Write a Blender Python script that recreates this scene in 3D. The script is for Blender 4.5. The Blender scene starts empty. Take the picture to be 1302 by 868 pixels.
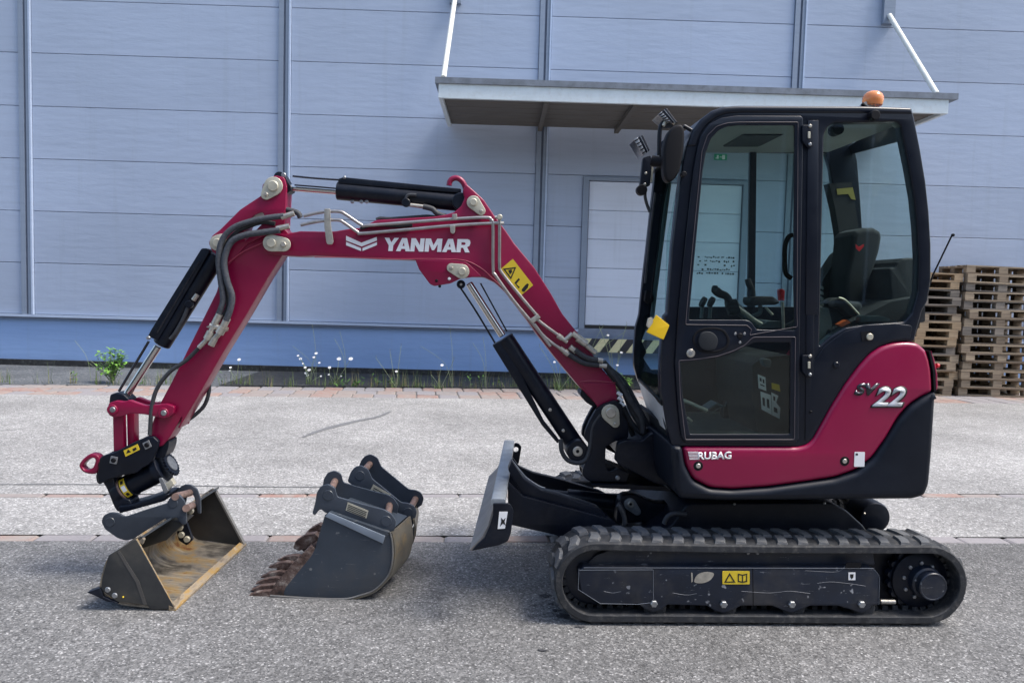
import bpy, bmesh, math, random
from mathutils import Vector, Matrix
from mathutils.geometry import tessellate_polygon
random.seed(7)
scene = bpy.context.scene
COL = scene.collection
PI = math.pi

# ------------------------------------------------------------------ camera
CAM_H = 1.5
FPX = 978.0                      # focal length in photo pixels (photo is 1302 x 868)
CX, CY = 651.0, 434.0
YAW, PITCH, ROLL = 0.0150, 0.0653, 0.0276
_f = Vector((math.sin(YAW)*math.cos(PITCH), math.cos(YAW)*math.cos(PITCH), -math.sin(PITCH)))
_r = Vector((math.cos(YAW), -math.sin(YAW), 0))
_u = _r.cross(_f)
R_ = math.cos(ROLL)*_r + math.sin(ROLL)*_u
U_ = -math.sin(ROLL)*_r + math.cos(ROLL)*_u
cam_data = bpy.data.cameras.new('camera')
cam = bpy.data.objects.new('camera', cam_data)
COL.objects.link(cam)
cam_data.sensor_width = 36.0
cam_data.lens = 36.0*FPX/1302.0
cam_data.clip_start = 0.05
cam_data.clip_end = 2000
m = Matrix.Identity(4)
for i in range(3):
    m[i][0] = R_[i]; m[i][1] = U_[i]; m[i][2] = -_f[i]
m[2][3] = CAM_H
cam.matrix_world = m
scene.camera = cam
scene.cycles.transparent_max_bounces = 32

# ------------------------------------------------------------------ light
SUN_EL, SUN_AZ = math.radians(58), math.radians(-11)   # azimuth measured from +X (right), negative = towards the viewer
world = bpy.data.worlds.new('World')
scene.world = world
world.use_nodes = True
wn = world.node_tree
bg = wn.nodes['Background']
sky = wn.nodes.new('ShaderNodeTexSky')
sky.sky_type = 'NISHITA'
sky.sun_disc = False
sky.sun_elevation = SUN_EL
sky.sun_rotation = math.radians(90) - SUN_AZ
sky.air_density = 1.2
sky.dust_density = 3.0
sky.ozone_density = 1.5
wn.links.new(sky.outputs[0], bg.inputs[0])
bg.inputs[1].default_value = 0.15
sun_data = bpy.data.lights.new('sun', 'SUN')
sun_data.energy = 2.1
sun_data.angle = math.radians(18)
sun_data.color = (1.0, 0.95, 0.88)
sun = bpy.data.objects.new('sun', sun_data)
COL.objects.link(sun)
sd = Vector((math.cos(SUN_EL)*math.cos(SUN_AZ), math.cos(SUN_EL)*math.sin(SUN_AZ), math.sin(SUN_EL)))
sun.rotation_euler = sd.to_track_quat('Z', 'Y').to_euler()
sun.location = (6, -4, 12)
scene.view_settings.view_transform = 'Standard'
scene.view_settings.look = 'None'
scene.view_settings.exposure = 0.95
scene.view_settings.gamma = 1.0

# ------------------------------------------------------------------ frames: from the picture to places in the world
class Frame:
    """A yawed coordinate frame with its origin at a base point; positions are read at a given depth."""
    def __init__(self, psi, base=(0, 0, 0)):
        self.psi = psi; self.base = Vector(base)
    def ray(self, px, py):
        d = _f + R_*((px-CX)/FPX) - U_*((py-CY)/FPX)
        c, s = math.cos(self.psi), math.sin(self.psi)
        return Vector((c*d.x+s*d.y, -s*d.x+c*d.y, d.z))
    def at(self, px, py, d):
        r = self.ray(px, py); t = d/r.y
        return Vector((r.x*t, d, CAM_H+r.z*t)) - self.base
    def ground(self, px, py, z=0.0):
        r = self.ray(px, py); t = (z-CAM_H)/r.z
        return Vector((r.x*t, r.y*t, z)) - self.base
    def world_base(self):
        c, s = math.cos(self.psi), math.sin(self.psi)
        b = self.base
        return Vector((c*b.x-s*b.y, s*b.x+c*b.y, b.z))
WF = Frame(0.0)

# ------------------------------------------------------------------ object helpers
def link(o, parent=None):
    COL.objects.link(o)
    if parent: o.parent = parent
    return o
def thing(name, label, cat, loc=(0, 0, 0), rz=0.0, group=None):
    o = bpy.data.objects.new(name, None)
    o.empty_display_size = 0.1
    COL.objects.link(o)
    o.location = loc; o.rotation_euler = (0, 0, rz)
    o['label'] = label; o['category'] = cat
    if group: o['group'] = group
    return o
def mobj(name, verts, faces, mat, parent=None, smooth=True, ang=35, kind=None, label=None):
    me = bpy.data.meshes.new(name)
    me.from_pydata([tuple(v) for v in verts], [], faces)
    me.update()
    if mat: me.materials.append(mat)
    if smooth and len(faces):
        me.shade_smooth(); me.set_sharp_from_angle(angle=math.radians(ang))
    o = bpy.data.objects.new(name, me)
    link(o, parent)
    if kind: o['kind'] = kind
    if label: o['label'] = label
    return o
class MB:
    """collects geometry for ONE part"""
    def __init__(s): s.v = []; s.f = []
    def add(s, v, f):
        n = len(s.v); s.v += [Vector(x) for x in v]; s.f += [tuple(i+n for i in q) for q in f]; return s
    def hexa(s, p):      # 8 points: bottom 0-3, top 4-7
        return s.add(p, [(0, 3, 2, 1), (4, 5, 6, 7), (0, 1, 5, 4), (1, 2, 6, 5), (2, 3, 7, 6), (3, 0, 4, 7)])
    def box(s, c, d, rot=None):
        pts = []
        for z in (-.5, .5):
            for x, y in ((-.5, -.5), (.5, -.5), (.5, .5), (-.5, .5)):
                q = Vector((x*d[0], y*d[1], z*d[2]))
                if rot is not None: q = rot @ q
                pts.append(Vector(c)+q)
        return s.hexa(pts)
    def tube(s, pts, r, n=10, caps=True):
        pts = [Vector(p) for p in pts]
        rs = r if isinstance(r, (list, tuple)) else [r]*len(pts)
        T = []
        for i in range(len(pts)):
            a = pts[max(i-1, 0)]; b = pts[min(i+1, len(pts)-1)]
            t = (b-a)
            T.append(t.normalized() if t.length > 1e-9 else (T[-1] if T else Vector((0, 0, 1))))
        up = Vector((0, 0, 1)) if abs(T[0].z) < .9 else Vector((1, 0, 0))
        nrm = T[0].cross(up).normalized()
        V = []; F = []
        for i, p in enumerate(pts):
            nrm = (nrm - T[i]*nrm.dot(T[i])).normalized()
            bi = T[i].cross(nrm)
            for k in range(n):
                a = 2*PI*k/n
                V.append(p + nrm*math.cos(a)*rs[i] + bi*math.sin(a)*rs[i])
        for i in range(len(pts)-1):
            for k in range(n):
                F.append((i*n+k, i*n+(k+1) % n, (i+1)*n+(k+1) % n, (i+1)*n+k))
        if caps:
            F.append(tuple(range(n))[::-1]); F.append(tuple((len(pts)-1)*n+k for k in range(n)))
        return s.add(V, F)
    def lathe(s, p0, axis, prof, n=24):
        """prof: list of (distance along axis, radius)"""
        ax = Vector(axis).normalized(); p0 = Vector(p0)
        pts = [p0+ax*t for t, r in prof]
        up = Vector((0, 0, 1)) if abs(ax.z) < .9 else Vector((1, 0, 0))
        nr = ax.cross(up).normalized(); bi = ax.cross(nr)
        V = []; F = []
        for (t, r), p in zip(prof, pts):
            for k in range(n):
                a = 2*PI*k/n
                V.append(p+nr*math.cos(a)*max(r, 1e-5)+bi*math.sin(a)*max(r, 1e-5))
        for i in range(len(prof)-1):
            for k in range(n):
                F.append((i*n+k, i*n+(k+1) % n, (i+1)*n+(k+1) % n, (i+1)*n+k))
        F.append(tuple(range(n))[::-1]); F.append(tuple((len(prof)-1)*n+k for k in range(n)))
        return s.add(V, F)
    def loft(s, A, B, closed=False):
        n = len(A); F = [(i, (i+1) % n, n+(i+1) % n, n+i) for i in range(n if closed else n-1)]
        return s.add(list(A)+list(B), F)
    def sheet(s, A, B, th):
        """a thick sheet lofted between polylines A and B (thickness th along the averaged normal)"""
        n = len(A); N = []
        for i in range(n):
            t = (Vector(A[min(i+1, n-1)])-Vector(A[max(i-1, 0)]))
            w = Vector(B[i])-Vector(A[i])
            N.append(t.cross(w).normalized()*th)
        A2 = [Vector(a)+q for a, q in zip(A, N)]; B2 = [Vector(b)+q for b, q in zip(B, N)]
        V = list(A)+list(B)+A2+B2; F = []
        for i in range(n-1):
            F.append((i, i+1, n+i+1, n+i)); F.append((2*n+i, 3*n+i, 3*n+i+1, 2*n+i+1))
            F.append((i, 2*n+i, 2*n+i+1, i+1)); F.append((n+i, n+i+1, 3*n+i+1, 3*n+i))
        F.append((0, n, 3*n, 2*n)); F.append((n-1, 2*n+n-1, 3*n+n-1, n+n-1))
        return s.add(V, F)
    def prism(s, poly, vec):
        """extrude a planar 3D polygon by vec"""
        tri = tessellate_polygon([[Vector(p) for p in poly]])
        n = len(poly); v = [Vector(p) for p in poly]+[Vector(p)+Vector(vec) for p in poly]
        F = [tuple(t) for t in tri]+[tuple(i+n for i in t[::-1]) for t in tri]+[(i, (i+1) % n, n+(i+1) % n, n+i) for i in range(n)]
        return s.add(v, F)
    def build(s, name, mat, parent=None, fix=True, **k):
        o = mobj(name, s.v, s.f, mat, parent, **k)
        if fix:
            bm = bmesh.new(); bm.from_mesh(o.data)
            bmesh.ops.recalc_face_normals(bm, faces=bm.faces)
            bm.to_mesh(o.data); bm.free()
            if k.get('smooth', True): o.data.set_sharp_from_angle(angle=math.radians(k.get('ang', 35)))
        return o

def catmull(pts, n=5, closed=True):
    P = [Vector((p[0], p[1])) if len(p) == 2 else Vector(p) for p in pts]; out = []; N = len(P)
    rng = range(N) if closed else range(N-1)
    for i in rng:
        p0 = P[(i-1) % N] if closed else P[max(i-1, 0)]; p1 = P[i]; p2 = P[(i+1) % N]
        p3 = P[(i+2) % N] if closed else P[min(i+2, N-1)]
        for k in range(n):
            t = k/n
            out.append(.5*((2*p1)+(-p0+p2)*t+(2*p0-5*p1+4*p2-p3)*t*t+(-p0+3*p1-3*p2+p3)*t**3))
    if not closed: out.append(P[-1])
    return out
def rounded(pts, r, n=4):
    """round the corners of a polygon (picture units)"""
    out = []; N = len(pts)
    for i in range(N):
        p = Vector(pts[i][:2]); a = Vector(pts[i-1][:2]); b = Vector(pts[(i+1) % N][:2])
        rr = pts[i][2] if len(pts[i]) > 2 else r
        la, lb = (a-p).length, (b-p).length
        q = min(rr, la*.48, lb*.48)
        if q < .05: out.append(p); continue
        s = p+(a-p).normalized()*q; e = p+(b-p).normalized()*q
        for k in range(n+1):
            t = k/n; out.append((1-t)**2*s+2*t*(1-t)*p+t*t*e)
    return out
def circ(cx, cy, r, n=20, sx=1.0):
    return [Vector((cx+r*sx*math.cos(2*PI*k/n), cy+r*math.sin(2*PI*k/n))) for k in range(n)]
def capsule(ax, ay, ra, bx, by, rb, n=10):
    """outline of a tapered lug round two centres"""
    a = Vector((ax, ay)); b = Vector((bx, by)); d = (b-a); ang = math.atan2(d.y, d.x)
    s = math.acos(max(-1, min(1, (ra-rb)/d.length))); out = []
    for k in range(n+1):
        t = ang+s+(2*PI-2*s)*k/n; out.append(a+Vector((math.cos(t), math.sin(t)))*ra)
    for k in range(n+1):
        t = ang-s+2*s*k/n; out.append(b+Vector((math.cos(t), math.sin(t)))*rb)
    return out

def flat_plate(name, parent, mat, outer, z0, z1, holes=(), bevel=0.0, mapper=None, label=None, bseg=2, ang=32):
    """outer/holes: 2D outlines in metres; extruded z0..z1, mapped to 3D by mapper(x, y, z)"""
    cu = bpy.data.curves.new('outline', 'CURVE'); cu.dimensions = '2D'; cu.fill_mode = 'BOTH'
    cu.extrude = max(abs(z1-z0)/2-bevel, 1e-4); cu.bevel_depth = bevel; cu.bevel_resolution = bseg; cu.offset = -bevel
    for ring in [outer]+list(holes):
        sp = cu.splines.new('POLY'); sp.points.add(len(ring)-1)
        for p, q in zip(sp.points, ring): p.co = (q[0], q[1], 0, 1)
        sp.use_cyclic_u = True
    tmp = bpy.data.objects.new('outline', cu)
    me = bpy.data.meshes.new_from_object(tmp)
    bpy.data.objects.remove(tmp); bpy.data.curves.remove(cu)
    zm = (z0+z1)/2
    for v in me.vertices: v.co = mapper(v.co.x, v.co.y, v.co.z+zm)
    me.name = name; me.materials.clear(); me.materials.append(mat)
    bm = bmesh.new(); bm.from_mesh(me)
    bmesh.ops.remove_doubles(bm, verts=bm.verts, dist=2e-5)
    bmesh.ops.recalc_face_normals(bm, faces=bm.faces); bm.to_mesh(me); bm.free()
    me.shade_smooth(); me.set_sharp_from_angle(angle=math.radians(ang))
    o = bpy.data.objects.new(name, me); link(o, parent)
    if label: o['label'] = label
    return o
def plate(name, parent, mat, outer, d0, d1, holes=(), bevel=0.0, fr=None, ref=None, **k):
    """outlines traced at depth ref (default: the near face d0), extruded from depth d0 to d1"""
    rd = d0 if ref is None else ref
    def cv(ring):
        out = []
        for p in ring:
            q = fr.at(p[0], p[1], rd); out.append((q.x, q.z))
        return out
    by = fr.base.y
    return flat_plate(name, parent, mat, cv(outer), d0, d1, [cv(h) for h in holes], bevel,
                      lambda x, y, z: Vector((x, z-by, y)), **k)
def text_mesh(txt, size, bold=0.0, shear=0.0, ext=0.001, sx=1.0, align='LEFT', space=1.0):
    cu = bpy.data.curves.new('lettering', 'FONT'); cu.body = txt; cu.size = size; cu.offset = bold
    cu.shear = shear; cu.extrude = ext; cu.align_x = align; cu.space_character = space; cu.resolution_u = 4
    tmp = bpy.data.objects.new('lettering', cu)
    me = bpy.data.meshes.new_from_object(tmp)
    bpy.data.objects.remove(tmp); bpy.data.curves.remove(cu)
    for v in me.vertices: v.co.x *= sx
    return me
def lettering(txt, parent, mat, p0, p1, height, d, fr, bold=0.0, shear=0.0, name='lettering', ext=0.001):
    """fit text between two picture points (baseline left, right) at depth d; height in picture pixels"""
    me = text_mesh(txt, 1.0, bold, shear, 0.0)
    xs = [v.co.x for v in me.vertices]; ys = [v.co.y for v in me.vertices]
    x0, x1, y0, y1 = min(xs), max(xs), min(ys), max(ys)
    a = fr.at(*p0, d); b = fr.at(*p1, d); c = fr.at(p0[0], p0[1]-height, d)
    ux = (b-a); uy = Vector((0, 0, (c-a).length))
    for v in me.vertices:
        s = (v.co.x-x0)/(x1-x0); t = (v.co.y-y0)/(y1-y0)
        v.co = a+ux*s+uy*t+Vector((0, 0, 0))
    me.materials.clear(); me.materials.append(mat)
    # give it a little thickness
    bm = bmesh.new(); bm.from_mesh(me)
    bmesh.ops.remove_doubles(bm, verts=bm.verts, dist=1e-6)
    r = bmesh.ops.extrude_face_region(bm, geom=bm.faces[:])
    bmesh.ops.translate(bm, vec=(0, ext, 0), verts=[g for g in r['geom'] if isinstance(g, bmesh.types.BMVert)])
    bmesh.ops.recalc_face_normals(bm, faces=bm.faces); bm.to_mesh(me); bm.free()
    o = bpy.data.objects.new(name, me); link(o, parent); return o
def zm(x0, y0, s):
    """tracing helper: enlarged-crop coordinates -> photo pixels"""
    def f(*pts):
        return [(x0+p[0]/s, y0+p[1]/s)+tuple(q/s for q in p[2:]) for p in pts]
    return f
ZA = zm(780, 100, 2.83); ZB = zm(780, 380, 2.83); ZC = zm(680, 600, 2.284); ZD = zm(140, 210, 2.48)
ZE = zm(400, 210, 3.947); ZF = zm(560, 360, 3.1); ZG = zm(90, 480, 2.7125); ZH = zm(300, 560, 3.426)
ZI = zm(90, 540, 6.2); ZJ = zm(1020, 280, 5.42); ZK = zm(860, 320, 7.235); ZL = zm(860, 420, 5.788)
ZM = zm(630, 540, 5.425); ZN = zm(0, 480, 3.255); ZO = zm(360, 200, 7.233); ZP = zm(800, 120, 6.2)
ZQ = zm(1060, 640, 5.42)

# ------------------------------------------------------------------ materials
def _nt(name):
    mt = bpy.data.materials.new(name); mt.use_nodes = True
    nt = mt.node_tree; return mt, nt, nt.nodes['Principled BSDF']
def _coord(nt, scale=(1, 1, 1)):
    tc = nt.nodes.new('ShaderNodeTexCoord'); mp = nt.nodes.new('ShaderNodeMapping')
    mp.inputs['Scale'].default_value = scale
    nt.links.new(tc.outputs['Object'], mp.inputs['Vector']); return mp.outputs['Vector']
def _noise(nt, vec, scale, detail=4, rough=.55):
    n = nt.nodes.new('ShaderNodeTexNoise'); n.inputs['Scale'].default_value = scale
    n.inputs['Detail'].default_value = detail; n.inputs['Roughness'].default_value = rough
    nt.links.new(vec, n.inputs['Vector']); return n.outputs['Fac']
def _ramp(nt, fac, stops):
    r = nt.nodes.new('ShaderNodeValToRGB'); el = r.color_ramp.elements
    while len(el) < len(stops): el.new(.5)
    for e, (p, c) in zip(el, stops):
        e.position = p; e.color = (c[0], c[1], c[2], 1) if isinstance(c, (tuple, list)) else (c, c, c, 1)
    nt.links.new(fac, r.inputs['Fac']); return r.outputs['Color']
def _mix(nt, a, b, fac, mode='MIX'):
    mx = nt.nodes.new('ShaderNodeMix'); mx.data_type = 'RGBA'; mx.blend_type = mode
    for i, v in ((6, a), (7, b)):
        if isinstance(v, tuple): mx.inputs[i].default_value = (v[0], v[1], v[2], 1)
        else: nt.links.new(v, mx.inputs[i])
    if isinstance(fac, (int, float)): mx.inputs[0].default_value = fac
    else: nt.links.new(fac, mx.inputs[0])
    return mx.outputs[2]
def _bump(nt, bsdf, h, strength, dist):
    b = nt.nodes.new('ShaderNodeBump'); b.inputs['Strength'].default_value = strength; b.inputs['Distance'].default_value = dist
    nt.links.new(h, b.inputs['Height']); nt.links.new(b.outputs[0], bsdf.inputs['Normal'])
def paint(name, col, rough=.35, metal=0.0, var=.12, scale=6, dirt=None, dirt_amt=.3, coat=0.0, bump=0.0, stretch=(1, 1, 1), spec=.5):
    mt, nt, b = _nt(name); v = _coord(nt, stretch)
    n1 = _noise(nt, v, scale, 5)
    dark = tuple(c*(1-var) for c in col); lite = tuple(min(1, c*(1+var)) for c in col)
    c = _ramp(nt, n1, [(.3, dark), (.7, lite)])
    if dirt:
        n2 = _noise(nt, v, scale*2.3, 8, .7)
        f = _ramp(nt, n2, [(.5, 0.0), (.75, dirt_amt)])
        c = _mix(nt, c, dirt, f)
    nt.links.new(c, b.inputs['Base Color'])
    n3 = _noise(nt, v, scale*4, 5)
    rr = nt.nodes.new('ShaderNodeMapRange'); rr.inputs[3].default_value = max(0, rough-.08); rr.inputs[4].default_value = min(1, rough+.12)
    nt.links.new(n3, rr.inputs[0]); nt.links.new(rr.outputs[0], b.inputs['Roughness'])
    b.inputs['Metallic'].default_value = metal
    b.inputs['Specular IOR Level'].default_value = spec
    if coat: b.inputs['Coat Weight'].default_value = coat; b.inputs['Coat Roughness'].default_value = .12
    if bump: _bump(nt, b, _noise(nt, v, scale*30, 3), bump, .002)
    return mt
def scratched(name, col, scratch, rough=.45, amt=.6, scale=9, spots=True):
    mt, nt, b = _nt(name); v = _coord(nt, (1, 1, 1))
    c = _ramp(nt, _noise(nt, v, scale, 5), [(.3, tuple(x*.8 for x in col)), (.7, tuple(x*1.25 for x in col))])
    vs = _coord(nt, (1.2, 1, 14)); s1 = _noise(nt, vs, 9, 8, .75)
    f = _ramp(nt, s1, [(.63, 0.0), (.67, amt), (.71, 0.0)])
    c = _mix(nt, c, scratch, f)
    if spots:
        f2 = _ramp(nt, _noise(nt, v, 26, 3, .4), [(.69, 0.0), (.73, amt)])
        c = _mix(nt, c, scratch, f2)
        f3 = _ramp(nt, _noise(nt, v, 5, 6, .6), [(.5, 0.0), (.72, .55)])
        c = _mix(nt, c, (.06, .055, .05), f3)
    nt.links.new(c, b.inputs['Base Color']); b.inputs['Roughness'].default_value = rough
    _bump(nt, b, _noise(nt, v, 60, 4), .15, .002)
    return mt
RED = paint('red paint', (.235, .0010, .040), .34, var=.07, coat=.08, scale=3, dirt=(.2, .06, .06), dirt_amt=.12)
REDB = paint('red body paint', (.26, .0010, .046), .3, var=.05, coat=.15, scale=2, dirt=(.25, .08, .08), dirt_amt=.08)
PINK = paint('worn red edge paint', (.38, .05, .09), .4, scale=20)
BLACK = paint('black machine paint', (.0026, .0048, .0115), .38, var=.3, dirt=(.05, .052, .056), dirt_amt=.2, bump=.1, spec=.32)
NAVY = paint('dark body plastic', (.0032, .0058, .0125), .42, var=.15, scale=3, dirt=(.02, .026, .036), dirt_amt=.2, spec=.28)
FRAME = paint('cab frame paint', (.0028, .0052, .0125), .3, var=.15, scale=3, coat=.1, dirt=(.04, .045, .055), dirt_amt=.12, spec=.35)
TRIM = paint('rubber trim', (.005, .005, .007), .6, spec=.22)
LINE = paint('window seam', (.06, .05, .06), .5)
RUBBER = paint('track rubber', (.019, .021, .025), .72, var=.35, scale=14, dirt=(.16, .15, .135), dirt_amt=.55, bump=.5)
LUGM = paint('tread rubber', (.085, .09, .098), .75, var=.35, scale=18, dirt=(.2, .185, .165), dirt_amt=.6, bump=.5)
CHASSIS = scratched('scratched chassis paint', (.0055, .0105, .023), (.34, .35, .37), .42, .75)
CHROME = paint('chrome rod', (.62, .6, .57), .12, 1.0, var=.05)
ZINC = paint('zinc fittings', (.5, .47, .41), .38, .7, var=.2, scale=40)
PIPE = paint('steel pipe', (.42, .39, .37), .3, .8, var=.15, scale=25)
PINM = paint('pin plate', (.52, .49, .39), .42, .35, var=.12, scale=30)
BOLT = paint('bolt steel', (.3, .31, .32), .4, .7, var=.2, scale=60)
HOSE = paint('rubber hose', (.035, .037, .042), .6, var=.3, scale=30)
HOSEG = paint('braided sleeve', (.055, .06, .072), .7, var=.35, scale=90, bump=.5)
WHITE = paint('white decal', (.82, .82, .82), .45, var=.02)
YEL = paint('yellow decal', (.72, .52, .03), .45, var=.05)
YTAG = paint('yellow plastic tag', (.8, .5, .01), .4, var=.03)
DECBLACK = paint('black print', (.01, .01, .01), .5)
GREEN = paint('green sign', (.02, .35, .2), .5)
SILVER = paint('silver badge', (.5, .52, .54), .4, .15, var=.1)
DARKCH = paint('dark chrome badge', (.06, .06, .07), .2, .8, var=.1)
HEADL = paint('headliner', (.42, .43, .4), .85, var=.05)
SEATM = paint('seat cloth', (.016, .020, .026), .85, var=.15, bump=.3)
INTR = paint('cab interior plastic', (.007, .010, .014), .7, var=.15)
INTG = paint('cab interior grey plastic', (.07, .09, .095), .6, var=.15)
FLOORM = paint('cab floor mat', (.035, .045, .045), .9, var=.2, scale=20)
REDKN = paint('red knob', (.5, .02, .03), .35)
ORANGE = paint('orange reflector', (.6, .12, .03), .4)
RUSTP = paint('pinkish worn pin steel', (.28, .185, .15), .45, .5, var=.3, scale=30)
BLUEG = scratched('blue grey bucket paint', (.036, .047, .062), (.24, .24, .23), .45, .6, scale=5, spots=True)
BLUEE = scratched('blue grey ear paint', (.04, .05, .066), (.15, .14, .13), .4, .2, scale=5, spots=False)
STEEL = scratched('bare worn steel', (.16, .155, .145), (.35, .31, .24), .38, .5, scale=9)
FASC = paint('white canopy paint', (.62, .68, .7), .55, var=.05, dirt=(.4, .38, .33), dirt_amt=.35)
GUTTER = paint('grey gutter sheet', (.17, .19, .22), .5, var=.2, dirt=(.06, .06, .06), dirt_amt=.5)
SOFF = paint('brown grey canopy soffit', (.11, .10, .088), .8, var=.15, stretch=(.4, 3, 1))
TIE = paint('cream tie rod', (.72, .72, .66), .5, var=.1, dirt=(.3, .25, .15), dirt_amt=.3, scale=12)

def worn_steel():
    mt, nt, b = _nt('bucket inside steel'); v = _coord(nt)
    n = _noise(nt, v, 5, 8, .62)
    c = _ramp(nt, n, [(.34, (.035, .03, .027)), (.44, (.10, .09, .075)), (.52, (.22, .195, .16)), (.60, (.30, .20, .08)), (.65, (.15, .05, .02)), (.74, (.34, .31, .26))])
    vs = _coord(nt, (1.5, 14, 1.5)); s = _noise(nt, vs, 4, 6, .7)
    c = _mix(nt, c, (.40, .36, .29), _ramp(nt, s, [(.52, 0.0), (.66, .7)]))
    nt.links.new(c, b.inputs['Base Color']); b.inputs['Roughness'].default_value = .42; b.inputs['Metallic'].default_value = .35
    _bump(nt, b, n, .3, .004); return mt
INSIDE = worn_steel()
def side_steel():
    mt, nt, b = _nt('dark stained bucket side'); v = _coord(nt)
    c = _ramp(nt, _noise(nt, v, 4, 8, .6), [(.32, (.018, .020, .023)), (.55, (.042, .043, .043)), (.75, (.085, .078, .065))])
    nt.links.new(c, b.inputs['Base Color']); b.inputs['Roughness'].default_value = .45; b.inputs['Metallic'].default_value = .2
    _bump(nt, b, _noise(nt, v, 30, 5), .2, .002); return mt
SIDE = side_steel()
def rust():
    mt, nt, b = _nt('rusty steel'); v = _coord(nt)
    n = _noise(nt, v, 22, 8, .7)
    c = _ramp(nt, n, [(.34, (.02, .014, .012)), (.47, (.08, .045, .034)), (.58, (.14, .10, .085)), (.68, (.3, .26, .22))])
    nt.links.new(c, b.inputs['Base Color']); b.inputs['Roughness'].default_value = .7
    _bump(nt, b, n, .8, .01); return mt
RUST = rust()
def edge_mat():
    mt, nt, b = _nt('yellowed cutting edge'); v = _coord(nt, (3, 1, 3))
    n = _noise(nt, v, 6, 8, .65)
    c = _ramp(nt, n, [(.32, (.12, .09, .06)), (.47, (.36, .29, .2)), (.60, (.42, .25, .06)), (.70, (.48, .44, .37))])
    nt.links.new(c, b.inputs['Base Color']); b.inputs['Roughness'].default_value = .4; b.inputs['Metallic'].default_value = .3
    return mt
EDGE = edge_mat()
def glass(name, tint, refl=.08):
    mt = bpy.data.materials.new(name); mt.use_nodes = True; nt = mt.node_tree
    nt.nodes.remove(nt.nodes['Principled BSDF']); out = nt.nodes['Material Output']
    tr = nt.nodes.new('ShaderNodeBsdfTransparent'); tr.inputs[0].default_value = (*tint, 1)
    gl = nt.nodes.new('ShaderNodeBsdfGlossy'); gl.inputs['Roughness'].default_value = .02
    fr = nt.nodes.new('ShaderNodeFresnel'); fr.inputs[0].default_value = 1.5
    ad = nt.nodes.new('ShaderNodeMath'); ad.operation = 'ADD'; ad.inputs[1].default_value = refl-.04
    mx = nt.nodes.new('ShaderNodeMixShader')
    nt.links.new(fr.outputs[0], ad.inputs[0]); nt.links.new(ad.outputs[0], mx.inputs[0])
    nt.links.new(tr.outputs[0], mx.inputs[1]); nt.links.new(gl.outputs[0], mx.inputs[2])
    nt.links.new(mx.outputs[0], out.inputs[0]); return mt
GLASS = glass('tinted cab glass', (.83, .915, .90), .03)
def glass_plain(name, tint, refl):
    mt = glass(name, tint, .04); nt = mt.node_tree
    mx = [n for n in nt.nodes if n.type == 'MIX_SHADER'][0]
    nt.links.remove(mx.inputs[0].links[0]); mx.inputs[0].default_value = refl; return mt
GLASSW = glass_plain('tinted windscreen glass', (.76, .865, .86), .05)
GLASSR = glass_plain('clear rear glass', (.95, .97, .965), .05)
LENS = glass('clear lens', (.8, .85, .85), .1)
def wall_mat(name, col, line=False):
    mt, nt, b = _nt(name)
    tc = nt.nodes.new('ShaderNodeTexCoord')
    geo = nt.nodes.new('ShaderNodeNewGeometry')
    v = geo.outputs['Position']
    n1 = _noise(nt, v, .35, 4)
    c = _ramp(nt, n1, [(.3, tuple(x*.93 for x in col)), (.7, tuple(x*1.05 for x in col))])
    mp = nt.nodes.new('ShaderNodeMapping'); mp.inputs['Scale'].default_value = (.5, 1, 9)
    nt.links.new(v, mp.inputs['Vector'])
    st = _noise(nt, mp.outputs[0], 2.0, 6, .6)
    c = _mix(nt, c, tuple(x*.8 for x in col), _ramp(nt, st, [(.48, 0.0), (.75, .45)]))
    mp2 = nt.nodes.new('ShaderNodeMapping'); mp2.inputs['Scale'].default_value = (7, 1, .35)
    nt.links.new(v, mp2.inputs['Vector'])
    st2 = _noise(nt, mp2.outputs[0], 1.0, 6, .65)
    c = _mix(nt, c, (.2, .22, .24), _ramp(nt, st2, [(.56, 0.0), (.85, .22)]))
    oi = nt.nodes.new('ShaderNodeObjectInfo')
    hv = nt.nodes.new('ShaderNodeHueSaturation'); mr = nt.nodes.new('ShaderNodeMapRange')
    mr.inputs[3].default_value = .95; mr.inputs[4].default_value = 1.05
    nt.links.new(oi.outputs['Random'], mr.inputs[0]); nt.links.new(mr.outputs[0], hv.inputs['Value']); nt.links.new(c, hv.inputs['Color'])
    nt.links.new(hv.outputs[0], b.inputs['Base Color'])
    b.inputs['Roughness'].default_value = .5
    mp3 = nt.nodes.new('ShaderNodeMapping'); mp3.inputs['Scale'].default_value = (1.3, 1, 5); nt.links.new(v, mp3.inputs['Vector'])
    _bump(nt, b, _noise(nt, mp3.outputs[0], 2.2, 5), .4, .012)
    return mt
PANEL = wall_mat('pale blue grey cladding', (.355, .415, .53))
POST = wall_mat('grey blue cover strip', (.22, .265, .34))
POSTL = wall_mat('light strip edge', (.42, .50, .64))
SEAM = paint('dark joint', (.12, .145, .2), .7)
PLINTH = wall_mat('blue plinth paint', (.25, .375, .62))
DOORP = wall_mat('pale door panel', (.60, .65, .75))
BITU = paint('black bitumen skirting', (.02, .021, .022), .8, var=.4, scale=8, dirt=(.2, .2, .18), dirt_amt=.4)
DOCK = paint('grey dock steel', (.16, .19, .25), .6, var=.15)
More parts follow.
